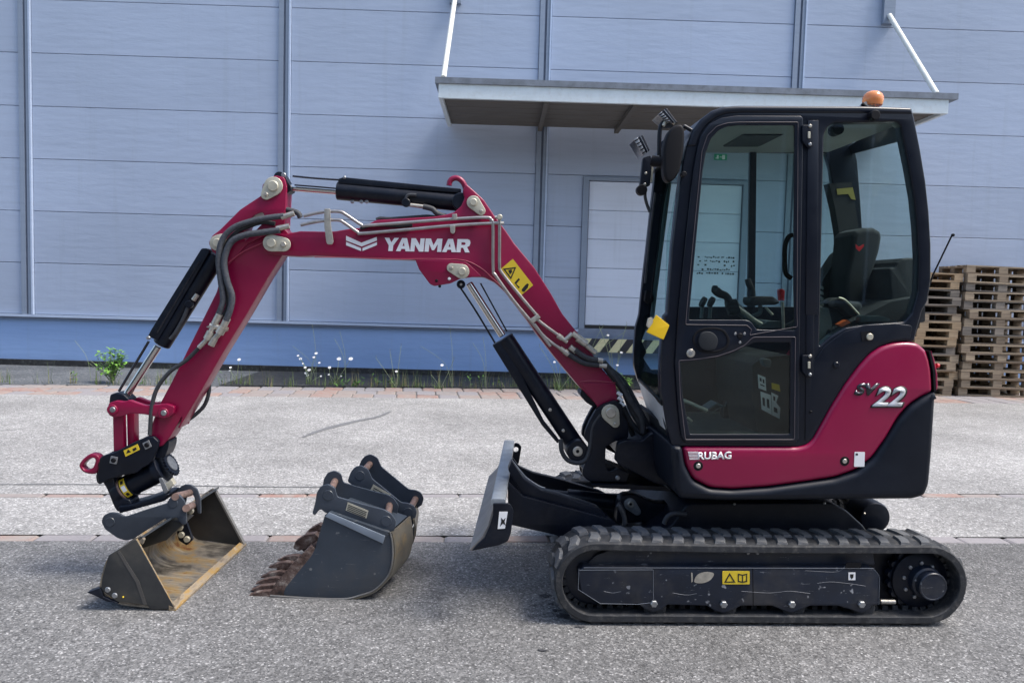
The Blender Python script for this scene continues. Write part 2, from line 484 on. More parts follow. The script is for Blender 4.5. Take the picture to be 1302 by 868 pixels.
def asphalt(name, lo, mid, hi, cell=120, patch=.5, stain=True):
    mt, nt, b = _nt(name)
    geo = nt.nodes.new('ShaderNodeNewGeometry'); v = geo.outputs['Position']
    vo = nt.nodes.new('ShaderNodeTexVoronoi'); vo.inputs['Scale'].default_value = cell; vo.inputs['Randomness'].default_value = 1
    nt.links.new(v, vo.inputs['Vector'])
    sp = nt.nodes.new('ShaderNodeSeparateColor'); nt.links.new(vo.outputs['Color'], sp.inputs[0])
    c = _ramp(nt, sp.outputs[0], [(0, lo), (.45, mid), (.84, tuple(x*1.25 for x in mid)), (.965, hi), (1, tuple(min(1, x*1.6) for x in hi))])
    vo2 = nt.nodes.new('ShaderNodeTexVoronoi'); vo2.inputs['Scale'].default_value = cell*.55; nt.links.new(v, vo2.inputs['Vector'])
    sp2 = nt.nodes.new('ShaderNodeSeparateColor'); nt.links.new(vo2.outputs['Color'], sp2.inputs[0])
    c = _mix(nt, c, _ramp(nt, sp2.outputs[1], [(0, lo), (.6, mid), (.97, hi)]), .28)
    f = _noise(nt, v, patch*1.6, 5, .6)
    c = _mix(nt, c, _ramp(nt, f, [(.28, .70), (.72, 1.2)]), 1.0, 'MULTIPLY')
    f2 = _noise(nt, v, 9, 5, .6)
    c = _mix(nt, c, _ramp(nt, f2, [(.3, .86), (.7, 1.12)]), 1.0, 'MULTIPLY')
    if stain:
        f3 = _noise(nt, v, 2.6, 3, .5)
        c = _mix(nt, c, tuple(x*.8 for x in lo), _ramp(nt, f3, [(.70, 0.0), (.76, .5)]))
    nt.links.new(c, b.inputs['Base Color']); b.inputs['Roughness'].default_value = .82
    b.inputs['Specular IOR Level'].default_value = .3
    _bump(nt, b, vo.outputs['Distance'], .35, .004)
    return mt
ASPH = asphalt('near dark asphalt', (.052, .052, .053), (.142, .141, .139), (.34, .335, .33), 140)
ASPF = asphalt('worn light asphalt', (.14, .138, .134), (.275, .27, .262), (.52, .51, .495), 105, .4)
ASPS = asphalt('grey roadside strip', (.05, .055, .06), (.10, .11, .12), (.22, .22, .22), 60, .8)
def brick_mat():
    mt, nt, b = _nt('mixed clay pavers')
    oi = nt.nodes.new('ShaderNodeObjectInfo')
    c = _ramp(nt, oi.outputs['Random'], [(0, (.27, .14, .11)), (.25, (.30, .19, .155)), (.5, (.26, .21, .19)), (.72, (.22, .20, .20)), (1, (.29, .165, .13))])
    oi_c = nt.nodes['Color Ramp'] if 'Color Ramp' in nt.nodes else None
    geo = nt.nodes.new('ShaderNodeNewGeometry')
    c = _mix(nt, c, (.29, .26, .235), _ramp(nt, _noise(nt, geo.outputs['Position'], 9, 7, .7), [(.38, 0.0), (.62, .85)]))
    nt.links.new(c, b.inputs['Base Color']); b.inputs['Roughness'].default_value = .85
    _bump(nt, b, _noise(nt, geo.outputs['Position'], 60, 5), .4, .004)
    return mt
BRICK = brick_mat()
GBRICK = paint('grey concrete setts', (.25, .235, .24), .85, var=.15, scale=14, dirt=(.2, .18, .17), dirt_amt=.4, bump=.3)
def wood(name, a, b_):
    mt, nt, b = _nt(name)
    oi = nt.nodes.new('ShaderNodeObjectInfo')
    c = _ramp(nt, oi.outputs['Random'], [(0, a), (.5, tuple((x+y)/2 for x, y in zip(a, b_))), (1, b_)])
    v = _coord(nt, (1, 12, 12)); n = _noise(nt, v, 4, 6, .6)
    c = _mix(nt, c, tuple(x*.45 for x in a), _ramp(nt, n, [(.45, 0.0), (.75, .6)]))
    nt.links.new(c, b.inputs['Base Color']); b.inputs['Roughness'].default_value = .85
    _bump(nt, b, n, .4, .004); return mt
WOOD = wood('weathered pallet wood', (.20, .15, .105), (.36, .28, .19))
WOODG = wood('grey old pallet wood', (.14, .12, .10), (.26, .22, .18))
WOODY = wood('fresh pallet wood', (.30, .21, .125), (.38, .28, .175))
LEAF = paint('leaf green', (.07, .16, .025), .6, var=.4, scale=30)
LEAFD = paint('dry grass', (.22, .2, .10), .8, var=.3, scale=30)
GRASSG = paint('grass green', (.10, .15, .045), .7, var=.4, scale=30)
STEMM = paint('pale weed stem', (.25, .3, .17), .7, var=.3, scale=30)
PETAL = paint('white petals', (.8, .8, .78), .7, var=.03)
FLOWC = paint('flower centre', (.6, .4, .03), .7)
DARKLINE = paint('dark ground line', (.15, .152, .155), .8, var=.25, scale=20)

# ================================================================== THE SETTING
def ground_sheet(name, corners, z, mat, th=0.0):
    """corners in world XY, clockwise or not"""
    mb = MB()
    mb.add([(x, y, z) for x, y in corners], [tuple(range(len(corners)))])
    o = mb.build(name, mat, None, fix=False, smooth=False, kind='structure')
    if o.data.polygons[0].normal.z < 0:
        o.data.flip_normals()
    return o
def gp(px, py, z=0.0):
    return WF.ground(px, py, z)
def line_on_ground(a, b):
    """ground line through two picture points, extended to X = +-40"""
    A, B = gp(*a), gp(*b)
    s = (B.y-A.y)/(B.x-A.x)
    return lambda x: A.y+s*(min(max(x, -9.8), 9.8)-A.x)
L_near = line_on_ground((0, 687.5), (1302, 690.5))     # front edge of the brick line
L_near2 = line_on_ground((0, 679), (1302, 682.5))
L_mid = line_on_ground((0, 632), (1302, 632))
L_mid2 = line_on_ground((0, 627.5), (1302, 627.5))
L_pav = line_on_ground((0, 501), (1302, 513))
L_pav2 = line_on_ground((0, 488.5), (1302, 499.5))
ground_sheet('ground', [(-150, -150), (150, -150), (150, 160), (-150, 160)], -.03, ASPF)
XS = (-60, -9.8, 9.8, 60)
def strip_sheet(name, fa, fb, z, mat):
    V = [(x, fa(x), z) for x in XS]+[(x, fb(x), z) for x in XS]
    return MB().add(V, [(i, i+1, i+5, i+4) for i in range(3)]).build(name, mat, None, fix=False, smooth=False, kind='structure')
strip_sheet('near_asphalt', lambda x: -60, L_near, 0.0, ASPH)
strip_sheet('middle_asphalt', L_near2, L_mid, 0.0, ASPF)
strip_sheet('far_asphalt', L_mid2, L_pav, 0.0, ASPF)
WALL_Y = 13.3
strip_sheet('roadside_strip', L_pav2, lambda x: WALL_Y+1, 0.0, ASPS)
strip_ax = (-4.1, 9.8)
MB().add([(x, L_pav2(x)+.03, .012) for x in strip_ax]+[(x, WALL_Y-.02, .012) for x in strip_ax[::-1]], [(0, 1, 2, 3)]).build('bitumen_apron', BITU, None, fix=False, smooth=False, kind='structure')
# joint beds lie 12 mm below the bricks
def bed(name, La, Lb, mat):
    return strip_sheet(name, lambda x: La(x)-.01, lambda x: Lb(x)+.01, -.014, mat)
JOINT = paint('sandy joint', (.17, .16, .145), .95, var=.3, scale=40)
bed('joint_bed', L_near, L_near2, JOINT); bed('joint_bed', L_mid, L_mid2, JOINT); bed('joint_bed', L_pav, L_pav2, JOINT)

def unit_brick():
    """a unit paver (1 x 1 x 1, top at z=0) with worn rounded rim, about 40 triangles"""
    b = .045; V = []; F = []
    rings = [(0.5, -1.0), (.5, -.12), (.5-b, 0.0)]
    for r, z in rings:
        c = .06 if r == .5 else .03
        pts = [(-r, -r+c), (-r+c, -r), (r-c, -r), (r, -r+c), (r, r-c), (r-c, r), (-r+c, r), (-r, r-c)]
        V += [(x, y, z) for x, y in pts]
    for k in range(2):
        for i in range(8): F.append((k*8+i, k*8+(i+1) % 8, (k+1)*8+(i+1) % 8, (k+1)*8+i))
    F.append(tuple(16+i for i in range(8)))
    return V, F
bv, bf = unit_brick()
brick_meshes = {}
for key, mt in (('brick', BRICK), ('sett', GBRICK)):
    me = bpy.data.meshes.new(key); me.from_pydata(bv, [], bf); me.materials.append(mt); brick_meshes[key] = me
def brick_row(parent, La, Lb, x0, x1, length, gap, p_grey, n_rows=1, dz=.003, jit=.1, name='brick', lean=0.0):
    cnt = 0
    for r in range(n_rows):
        x = x0 + random.uniform(0, length)*(1 if r else 0) - (length if r else 0)
        while x < x1:
            l = length*random.uniform(1-jit, 1+jit)
            xm = x+l/2
            ya, yb = La(xm), Lb(xm); w = (yb-ya)/n_rows
            yc = ya+w*(r+.5)
            sl = math.atan2(La(xm+1)-La(xm), 1)
            grey = random.random() < p_grey
            o = bpy.data.objects.new(name, brick_meshes['sett' if grey else 'brick'])
            o.location = (xm, yc, random.uniform(-.004, .004))
            o.scale = (l-gap, w-gap, .06)
            o.rotation_euler = (random.uniform(-.01, .01), random.uniform(-.008, .008), sl+random.uniform(-.012, .012))
            link(o, parent)
            x += l; cnt += 1
    return cnt
def structure_root(name):
    o = bpy.data.objects.new(name, None); o['kind'] = 'structure'; COL.objects.link(o); return o
r1 = structure_root('brick_kerb_line'); brick_row(r1, L_near, L_near2, -4.6, 4.6, .33, .008, .38)
r2 = structure_root('brick_gutter_line'); brick_row(r2, L_mid, L_mid2, -5.6, 5.6, .36, .006, .75)
r3 = structure_root('brick_verge'); brick_row(r3, L_pav, L_pav2, -9.3, 9.6, .29, .013, .25, n_rows=3)

# dark curve on the far asphalt and oil spots on the near asphalt: flat sheets
def ribbon(name, pts_px, widths, z, mat):
    P = [gp(x, y) for x, y in catmull(pts_px, 6, False)]
    n = len(P); V = []; F = []
    for i, p in enumerate(P):
        t = (P[min(i+1, n-1)]-P[max(i-1, 0)]).normalized(); w = widths*(math.sin(PI*(i+.4)/(n+.2))**.5)*random.uniform(.7, 1.2)
        q = Vector((-t.y, t.x, 0))*w/2
        V += [p+q+Vector((0, 0, z)), p-q+Vector((0, 0, z))]
    for i in range(n-1): F.append((2*i, 2*i+1, 2*i+3, 2*i+2))
    o = MB().add(V, F).build(name, mat, None, fix=False, smooth=False, kind='structure')
    if o.data.polygons[0].normal.z < 0: o.data.flip_normals()
    return o
ribbon('dark_mark', [(385, 556), (405, 548), (430, 541), (460, 534), (480, 530), (497, 523)], .09, .004, DARKLINE)
ribbon('asphalt_joint', [(-60, 616), (120, 616), (300, 618.5), (480, 620)], .02, .004, DARKLINE)
def blot(px, py, rx, ry, seed):
    rnd = random.Random(seed); c = gp(px, py); V = [c+Vector((0, 0, .004))]; F = []
    for k in range(22):
        a = 2*PI*k/22; q = rnd.uniform(.45, 1.2)
        V.append(c+Vector((rx*q*math.cos(a), ry*q*math.sin(a), .004)))
    for k in range(22): F.append((0, 1+k, 1+(k+1) % 22))
    MB().add(V, F).build('oil_stain', OIL, None, fix=False, smooth=False, kind='structure')
OIL = paint('oil stained asphalt', (.045, .045, .05), .7, var=.4, scale=60, bump=.6)
for i, (x, y, a, b) in enumerate([(692, 757, .03, .02), (716, 783, .04, .03), (706, 776, .02, .015), (738, 797, .03, .012), (690, 827, .035, .008), (700, 768, .015, .01), (680, 770, .012, .012)]):
    blot(x, y, a, b, i)

# ================================================================== BUILDING
bx0 = thing('warehouse_building', 'long pale blue grey clad warehouse wall on a blue plinth behind the excavator', 'building', (0, WALL_Y, 0))
BF = Frame(0.0, (0, WALL_Y, 0))
def wpt(px, py, d=WALL_Y): return BF.at(px, py, d)
z_clad = wpt(200, 403.5).z
row_h = (wpt(200, 72.5).z-z_clad)/5
post_x = [wpt(34, 200).x, wpt(361.5, 200).x, wpt(689, 200).x, wpt(1016, 60).x]
stp = (post_x[3]-post_x[0])/3
post_x = [post_x[0]-stp*2, post_x[0]-stp]+post_x+[post_x[3]+stp, post_x[3]+2*stp]
dx0, dx1 = wpt(746, 320).x, wpt(941, 320).x
dz1 = wpt(770, 230.5).z; dz0 = wpt(770, 414).z
pw = .20
NR = 9
def pbox(name, x0, x1, y0, y1, z0, z1, mat, parent=bx0, bev=0.0, **k):
    mb = MB()
    if bev:
        # front (low y) face chamfered
        mb.add([(x0, y1, z0), (x1, y1, z0), (x1, y1, z1), (x0, y1, z1), (x0, y0+bev, z0), (x1, y0+bev, z0), (x1, y0+bev, z1), (x0, y0+bev, z1),
                (x0+bev, y0, z0+bev), (x1-bev, y0, z0+bev), (x1-bev, y0, z1-bev), (x0+bev, y0, z1-bev)],
               [(0, 1, 2, 3), (0, 4, 5, 1), (1, 5, 6, 2), (2, 6, 7, 3), (3, 7, 4, 0), (4, 8, 9, 5), (5, 9, 10, 6), (6, 10, 11, 7), (7, 11, 8, 4), (8, 11, 10, 9)])
    else:
        mb.box(((x0+x1)/2, (y0+y1)/2, (z0+z1)/2), (x1-x0, y1-y0, z1-z0))
    return mb.build(name, mat, parent, smooth=False, **k)
for ci in range(len(post_x)-1):
    xa, xb = post_x[ci]+pw/2+.004, post_x[ci+1]-pw/2-.004
    sh = random.uniform(-.006, .006)
    for r in range(NR):
        z0, z1 = z_clad+r*row_h+.0035, z_clad+(r+1)*row_h-.0035
        segs = [(xa, xb)]
        if z0 < dz1-.05 and xa < dx1 and xb > dx0:
            segs = []
            if xa < dx0-.11: segs.append((xa, dx0-.103))
            if xb > dx1+.11: segs.append((dx1+.103, xb))
            if z1 > dz1+.065:
                pbox('wall_panel', max(xa, dx0-.10), min(xb, dx1+.10), 0, .06, dz1+.065, z1, PANEL, bev=.006)
        for a, b in segs:
            pbox('wall_panel', a, b, 0, .06, z0, z1, PANEL, bev=.006)
ztop = z_clad+NR*row_h
X0, X1 = post_x[0]-1, post_x[-1]+1
pbox('wall_core', X0, X1, .062, .5, .3, ztop+.1, SEAM)
for x in post_x:
    zb = z_clad
    if dx0-.2 < x < dx1+.2: zb = dz1+.065
    pbox('cover_strip', x-pw/2, x-.018, -.035, .06, zb, ztop, POST)
    pbox('cover_strip', x+.018, x+pw/2-.03, -.035, .06, zb, ztop, POST)
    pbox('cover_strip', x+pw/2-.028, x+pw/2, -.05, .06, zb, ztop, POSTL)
    pbox('joint_seal', x-.017, x+.017, -.012, .058, zb, ztop, SEAM)
# flashing under the cladding (interrupted at the door)
for a, b in ((X0, dx0-.105), (dx1+.105, X1)):
    pbox('flashing', a, b, -.06, .06, z_clad-.045, z_clad-.004, POSTL)
    pbox('flashing', a, b, -.045, .06, z_clad-.075, z_clad-.048, SEAM)
pbox('plinth', X0, X1, .03, .5, .0, z_clad-.078, PLINTH)
zb0 = wpt(380, 475).z
mb = MB(); n = 90
for i in range(n):
    xa = X0+(X1-X0)*i/n; xb = X0+(X1-X0)*(i+1)/n
    h = max(.1, zb0-.05+random.uniform(-.012, .02))
    mb.box(((xa+xb)/2, .0, h/2-.02), (xb-xa, .055, h+.04))
mb.build('skirting', BITU, bx0, smooth=False)
# door
door = mobj('door', [(dx0, .05, dz0), (dx1, .05, dz0), (dx1, .05, dz1), (dx0, .05, dz1)], [(0, 1, 2, 3)], POST, bx0, smooth=False)
nd = 5; dh = (dz1-dz0)/nd
for i in range(nd):
    pbox('door_panel', dx0+.01, dx1-.01, .012, .05, dz0+i*dh+.003, dz0+(i+1)*dh-.003, DOORP, door, bev=.008)
pbox('door_seal', dx0, dx1, -.02, .05, dz0-.05, dz0-.002, DECBLACK, door)
for a, b in ((dx0-.10, dx0-.002), (dx1+.002, dx1+.10)):
    pbox('door_frame', a, b, -.04, .06, z_clad-.1, dz1+.06, POST)
pbox('door_frame', dx0-.002, dx1+.002, -.04, .06, dz1+.004, dz1+.06, POST)
pbox('dock_sill', dx0-.13, dx1+.13, -.05, .06, z_clad-.2, dz0-.052, DOCK)
# printed notice on the door and green escape sign above it
nx0, nz0 = wpt(886, 350).x, wpt(886, 350).z
mb = MB(); rnd = random.Random(3)
for r in range(5):
    x = nx0
    while x < nx0+.62:
        w = rnd.choice((.02, .03, .04))
        if rnd.random() < (.75 if r not in (2,) else .35):
            mb.box((x+w/2, .010, nz0+.04+r*.07+rnd.uniform(-.008, .008)), (w*.8, .003, rnd.choice((.02, .03))))
        x += w+.008
mb.build('door_notice', DECBLACK, door, smooth=False)
gs = wpt(916, 200)
sg = pbox('escape_sign', gs.x-.11, gs.x+.11, -.012, -.001, gs.z-.05, gs.z+.05, GREEN)
mb = MB()
mb.box((gs.x-.05, -.014, gs.z), (.03, .003, .06)); mb.box((gs.x-.07, -.014, gs.z-.02), (.03, .003, .015)); mb.box((gs.x+.05, -.014, gs.z), (.05, .003, .07)); mb.box((gs.x+.0, -.014, gs.z), (.03, .003, .012))
mb.build('pictogram', WHITE, sg, smooth=False)
# loading bumper with black and yellow stripes
q0, q1 = wpt(741, 448, WALL_Y-.25), wpt(812, 431, WALL_Y-.25)
bz0, bz1 = wpt(780, 448, WALL_Y-.25).z, wpt(780, 431, WALL_Y-.25).z
by0, by1 = -.25, .03
bxa, bxb = wpt(741, 440, WALL_Y-.25).x, wpt(948, 440, WALL_Y-.25).x
bump = pbox('dock_bumper', bxa, bxb, by0, by1, bz0, bz1, DOCK)
YSTR = paint('faded yellow stripe', (.62, .57, .33), .6, var=.1, scale=20)
KSTR = paint('black stripe', (.02, .02, .025), .6)
h = bz1-bz0; w = .15; x = bxa; k = 0
while x < bxb+h:
    a0, a1, b0, b1 = x-h*.7, x-h*.7+w, x, x+w
    cl = lambda t: min(max(t, bxa), bxb)
    if cl(a1)-cl(a0) > 1e-3 or cl(b1)-cl(b0) > 1e-3:
        MB().prism([(cl(a0), by0-.001, bz0), (cl(a1)+1e-4, by0-.001, bz0), (cl(b1)+2e-4, by0-.001, bz1), (cl(b0), by0-.001, bz1)], (0, -.003, 0)).build(
            'stripe', YSTR if k % 2 == 0 else KSTR, bump, smooth=False)
    x += w; k += 1

# unseen building added behind the camera to block low sky and be mirrored
OB = thing('added_opposite_building', 'plain grey building, unseen, added behind the camera to block low sky and be mirrored', 'building', (0, -15, 0), 0)
OBW = paint('grey render wall', (.16, .17, .18), .8, var=.2, scale=.4)
OBG = paint('dark window glass', (.02, .025, .03), .1)
pbox('wall', -32, 32, -6, 0, 0, 8.5, OBW, OB)
pbox('roof', -32.5, 32.5, -6.5, .5, 8.502, 8.9, POST, OB)
for k in range(11):
    w_ = pbox('window', -27+k*5.2, -24.2+k*5.2, .0, .06, 1.4, 6.6, POSTL, OB)
    pbox('pane', -26.9+k*5.2, -25.65+k*5.2, .061, .08, 1.5, 6.5, OBG, w_); pbox('pane', -25.55+k*5.2, -24.3+k*5.2, .061, .08, 1.5, 6.5, OBG, w_)

# canopy
CD = WALL_Y-2.05
def cpt(px, py): return BF.at(px, py, CD)
cxa, cxb = cpt(553, 110).x, cpt(1219, 120).x
ctop = (cpt(553, 96.5).z+cpt(1219, 120).z)/2
gut_h = .085; fas_h = .2
can = pbox('canopy', cxa, cxb, CD-WALL_Y, -.055, ctop-gut_h, ctop, GUTTER)
pbox('fascia', cxa+.05, cxb-.12, CD-WALL_Y+.03, CD-WALL_Y+.09, ctop-gut_h-fas_h, ctop-gut_h-.002, FASC, can)
for a, b in ((cxa+.05, cxa+.11), (cxb-.18, cxb-.12)):
    pbox('side_fascia', a, b, CD-WALL_Y+.092, -.056, ctop-gut_h-fas_h, ctop-gut_h-.002, FASC, can)
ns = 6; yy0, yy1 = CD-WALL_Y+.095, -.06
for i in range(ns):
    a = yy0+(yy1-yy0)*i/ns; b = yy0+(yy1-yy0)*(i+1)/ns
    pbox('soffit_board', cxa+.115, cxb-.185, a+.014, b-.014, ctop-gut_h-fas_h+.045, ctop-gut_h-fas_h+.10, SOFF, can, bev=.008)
for x in (wpt(687, 140).x, cpt(818, 140).x-.1, cpt(1010, 140).x-.2):
    pbox('canopy_beam', x-.035, x+.035, yy0, yy1, ctop-gut_h-fas_h-.03, ctop-gut_h-fas_h+.043, SOFF, can)
def tie(a_px, b_px):
    p, q = wpt(*a_px, WALL_Y-.09), cpt(*b_px); q.y += .12
    MB().tube([p, q], .04, 12).build('tie_rod', TIE, can)
    mb = MB(); mb.box((p.x, -.045, p.z+.25), (.19, .09, .75)); mb.build('tie_bracket', POST, can, smooth=False)
tie((579, -6), (563, 96)); tie((1131, 20), (1197, 117))

# ================================================================== PALLETS
def box_mesh(name, mat, d):
    me = bpy.data.meshes.new(name); mb = MB(); mb.box((0, 0, 0), d)
    me.from_pydata([tuple(v) for v in mb.v], [], mb.f); me.materials.append(mat); return me
pal_mesh = {}
for key, mt in (('a', WOOD), ('g', WOODG), ('y', WOODY)):
    pal_mesh[key] = dict(top=box_mesh('deck_board', mt, (1.2, .1, .022)), topw=box_mesh('deck_board', mt, (1.2, .145, .022)),
                         cross=box_mesh('cross_board', mt, (.145, .8, .022)), block=box_mesh('block', mt, (.145, .1, .078)),
                         bot=box_mesh('base_board', mt, (1.2, .1, .022)))
def pallet_parts(root, key, x_long=True):
    M_ = pal_mesh[key]
    def put(name, me, loc):
        o = bpy.data.objects.new(name, me); o.location = loc
        o.rotation_euler = (random.uniform(-.004, .004), random.uniform(-.006, .006), random.uniform(-.01, .01)); link(o, root)
    for y, kk in ((-.35, 'topw'), (-.17, 'top'), (0, 'topw'), (.17, 'top'), (.35, 'topw')):
        if kk == 'topw' and abs(y) > .3: y = y*.3275/.35
        put('deck_board', M_[kk], (0, y, .133))
    for x in (-.5275, 0, .5275): put('cross_board', M_['cross'], (x, 0, .111-.0005))
    for x in (-.5275, 0, .5275):
        for y in (-.35, 0, .35): put('block', M_['block'], (x, y, .061))
    for y in (-.35, 0, .35): put('base_board', M_['bot'], (0, y, .011))
ordn = ['top', 'second from top', 'third from top', 'fourth from top', 'fifth from top', 'sixth from top', 'seventh from top', 'eighth from top',
        'ninth from top', 'tenth from top', 'eleventh from top', 'twelfth from top', 'thirteenth from top', 'fourteenth from top', 'bottom']
PD = WALL_Y-.58
def stack(px_left, py_top, where, group, seed, keys, n=15, shift=0.0):
    rnd = random.Random(seed)
    x0 = WF.at(px_left, 420, PD-.4).x
    z = 0.0
    ztop_ = WF.at(px_left+20, py_top, PD-.4).z; ph = ztop_/n
    sc = ph/.144
    for i in range(n):
        k = keys[rnd.randrange(len(keys))]
        if i in (n-1, n-2): k = 'y' if seed == 2 else 'a'
        r = thing('wooden_pallet', '', 'pallet', (x0+.6+rnd.uniform(-.05, .05), PD+shift+rnd.uniform(-.03, .03), z+.002), rnd.uniform(-.04, .04), group)
        if i >= n-3: r.rotation_euler.y = rnd.uniform(-.016, .024)
        r.scale = (1, 1, sc)
        j = n-1-i
        tone = {'a': 'weathered tan', 'g': 'grey aged', 'y': 'fresh pale'}[k]
        r['label'] = f'{tone} wooden pallet, {ordn[j] if i else "bottom"} of the {where}'
        pallet_parts(r, k)
        z += ph
stack(1226, 338, 'right hand stack reaching the picture edge', 'pallets in the right hand stack', 1, ['a', 'a', 'g'])
stack(1124, 345, 'stack just behind the engine hood', 'pallets in the stack behind the hood', 2, ['a', 'y', 'a', 'g'])
stack(1037, 349, 'stack seen through the rear cab glass', 'pallets in the stack behind the cab', 3, ['a', 'g'], shift=-.02)

# ================================================================== EXCAVATOR
PSI = 0.038
M0 = Frame(PSI)
g0 = M0.ground(960, 796)
D0 = g0.y                                   # depth of the near track face
BASE = Vector((g0.x, D0+.69, 0))
MF = Frame(PSI, BASE)
EX = thing('excavator', 'dark red and black mini excavator with enclosed cab, boom lowered to the left', 'excavator', MF.world_base(), PSI)
def at(px, py, d): return MF.at(px, py, d)
def P(name, mat, outer, d0, d1, parent=None, **k):
    return plate(name, parent or EX, mat, outer, d0, d1, fr=MF, **k)
def tubepx(pts, d, r, name, mat, parent=None, n=10, smooth=True, k=6):
    """pts: (px, py) or (px, py, depth)"""
    L = [at(p[0], p[1], p[2] if len(p) > 2 else d) for p in pts]
    if smooth and len(L) > 2: L = catmull([tuple(q) for q in L], k, False)
    return MB().tube(L, r, n).build(name, mat, parent or EX, ang=50)
def disc(name, mat, px, py, d, rad, th, parent=None, n=24, bev=.003, **k):
    """a round boss facing the viewer; th > 0 sticks out towards the viewer from depth d"""
    c = at(px, py, d)
    return MB().lathe(c, (0, -1, 0), [(0, rad), (th-bev, rad), (th, rad-bev)], n).build(name, mat, parent or EX, **k)
SC = FPX/D0                                  # pixels per metre at the near face

# ---------------------------------------------------------------- tracks
zc = .198
def stadium(u, v, R, L0, L1, seg):
    pass
cl = at(*ZC((176, 321))[0], D0); cr = at(*ZC((1131, 321))[0], D0)
uL, uR = cl.x, cr.x+.022
def loop_pt(s, R, sag=0.0):
    """s in [0,1) round the loop, starting at the top left going right; returns (u, z, nu, nz)"""
    L = uR-uL; per = 2*L+2*PI*R; t = (s % 1.0)*per
    if t < L:
        k = t/L; return uL+t, zc+R-sag*math.sin(PI*k), 0, 1
    t -= L
    if t < PI*R:
        a = PI/2-t/R; return uR+R*math.cos(a), zc+R*math.sin(a), math.cos(a), math.sin(a)
    t -= PI*R
    if t < L: return uR-t, zc-R, 0, -1
    t -= L
    a = -PI/2-t/R
    return uL+R*math.cos(a), zc+R*math.sin(a), math.cos(a), math.sin(a)
BY = BASE.y
def rubber_track(dn, df, near=True):
    R = .185; N = 132; th = .036
    V = []; F = []
    prof = [(dn+.006, R), (dn, R-.006), (dn, R-th+.004), (dn+.004, R-th), (df-.004, R-th), (df, R-th+.004), (df, R-.006), (df-.006, R)]
    for i in range(N):
        s = i/N
        for d, rr in prof:
            u, z, nu, nz = loop_pt(s, R, .006)
            off = rr-R
            V.append((u+nu*off, d-BY, z+nz*off))
    K = len(prof)
    for i in range(N):
        for k in range(K):
            F.append((i*K+k, i*K+(k+1) % K, ((i+1) % N)*K+(k+1) % K, ((i+1) % N)*K+k))
    tr = MB().add(V, F).build('rubber_track', RUBBER, EX, ang=40)
    # lugs: two staggered rows
    L = uR-uL; per = 2*L+2*PI*R; npitch = 44
    W = df-dn
    def lug_mesh(key, mirror):
        # local x along the track, y across, z outwards
        h = .011; sl = .009
        y0, y1 = .016, W*.5+.004
        b = [(-.030-sl, y0), (.022-sl, y0), (.032, y1*.55), (.028+sl*.3, y1), (-.020+sl*.3, y1), (-.022, y1*.55)]
        t = [(-.024-sl, y0+.004), (.015-sl, y0+.004), (.025, y1*.55), (.021+sl*.3, y1-.005), (-.014+sl*.3, y1-.005), (-.016, y1*.55)]
        if mirror:
            b = [(x, W-y) for x, y in b][::-1]; t = [(x, W-y) for x, y in t][::-1]
        me = bpy.data.meshes.new('tread_lug')
        v = [(x, y, -.002) for x, y in b]+[(x, y, h) for x, y in t]
        f = [(0, 1, 2, 5), (2, 3, 4, 5)]; f = [tuple(reversed(q)) for q in f]+[(6, 7, 8, 11), (8, 9, 10, 11)]+[(i, (i+1) % 6, 6+(i+1) % 6, 6+i) for i in range(6)]
        me.from_pydata(v, [], f); me.materials.append(LUGM); return me
    ma, mb_ = lug_mesh('a', False), lug_mesh('b', True)
    for row, me in ((0, ma), (1, mb_)):
        for i in range(npitch):
            s = (i+.5*row)/npitch
            u, z, nu, nz = loop_pt(s, R, .006)
            o = bpy.data.objects.new('tread_lug', me)
            tx, tz = nz, -nu
            o.matrix_local = Matrix(((tx, 0, nu, u), (0, 1, 0, dn-BY), (tz, 0, nz, z), (0, 0, 0, 1)))
            link(o, tr)
    # drive teeth on the inside, joined
    mb = MB(); nt = npitch*2
    for i in range(nt):
        u, z, nu, nz = loop_pt((i+.25)/nt, R, .006)
        rot = Matrix(((nz, 0, nu), (0, 1, 0), (-nu, 0, nz)))
        c = Vector((u-nu*(th+.011), (dn+.10)-BY, z-nz*(th+.008)))
        mb.box(c, (.026, .05, .026), rot)
        mb.box(Vector((c.x, df-.05-BY, c.z)), (.026, .05, .026), rot)
    mb.build('drive_teeth', RUBBER, tr, smooth=False, kind='stuff')
    return tr
t1 = rubber_track(D0, D0+.25)
t2 = rubber_track(D0+1.13, D0+1.38)
t2.location.x = .07

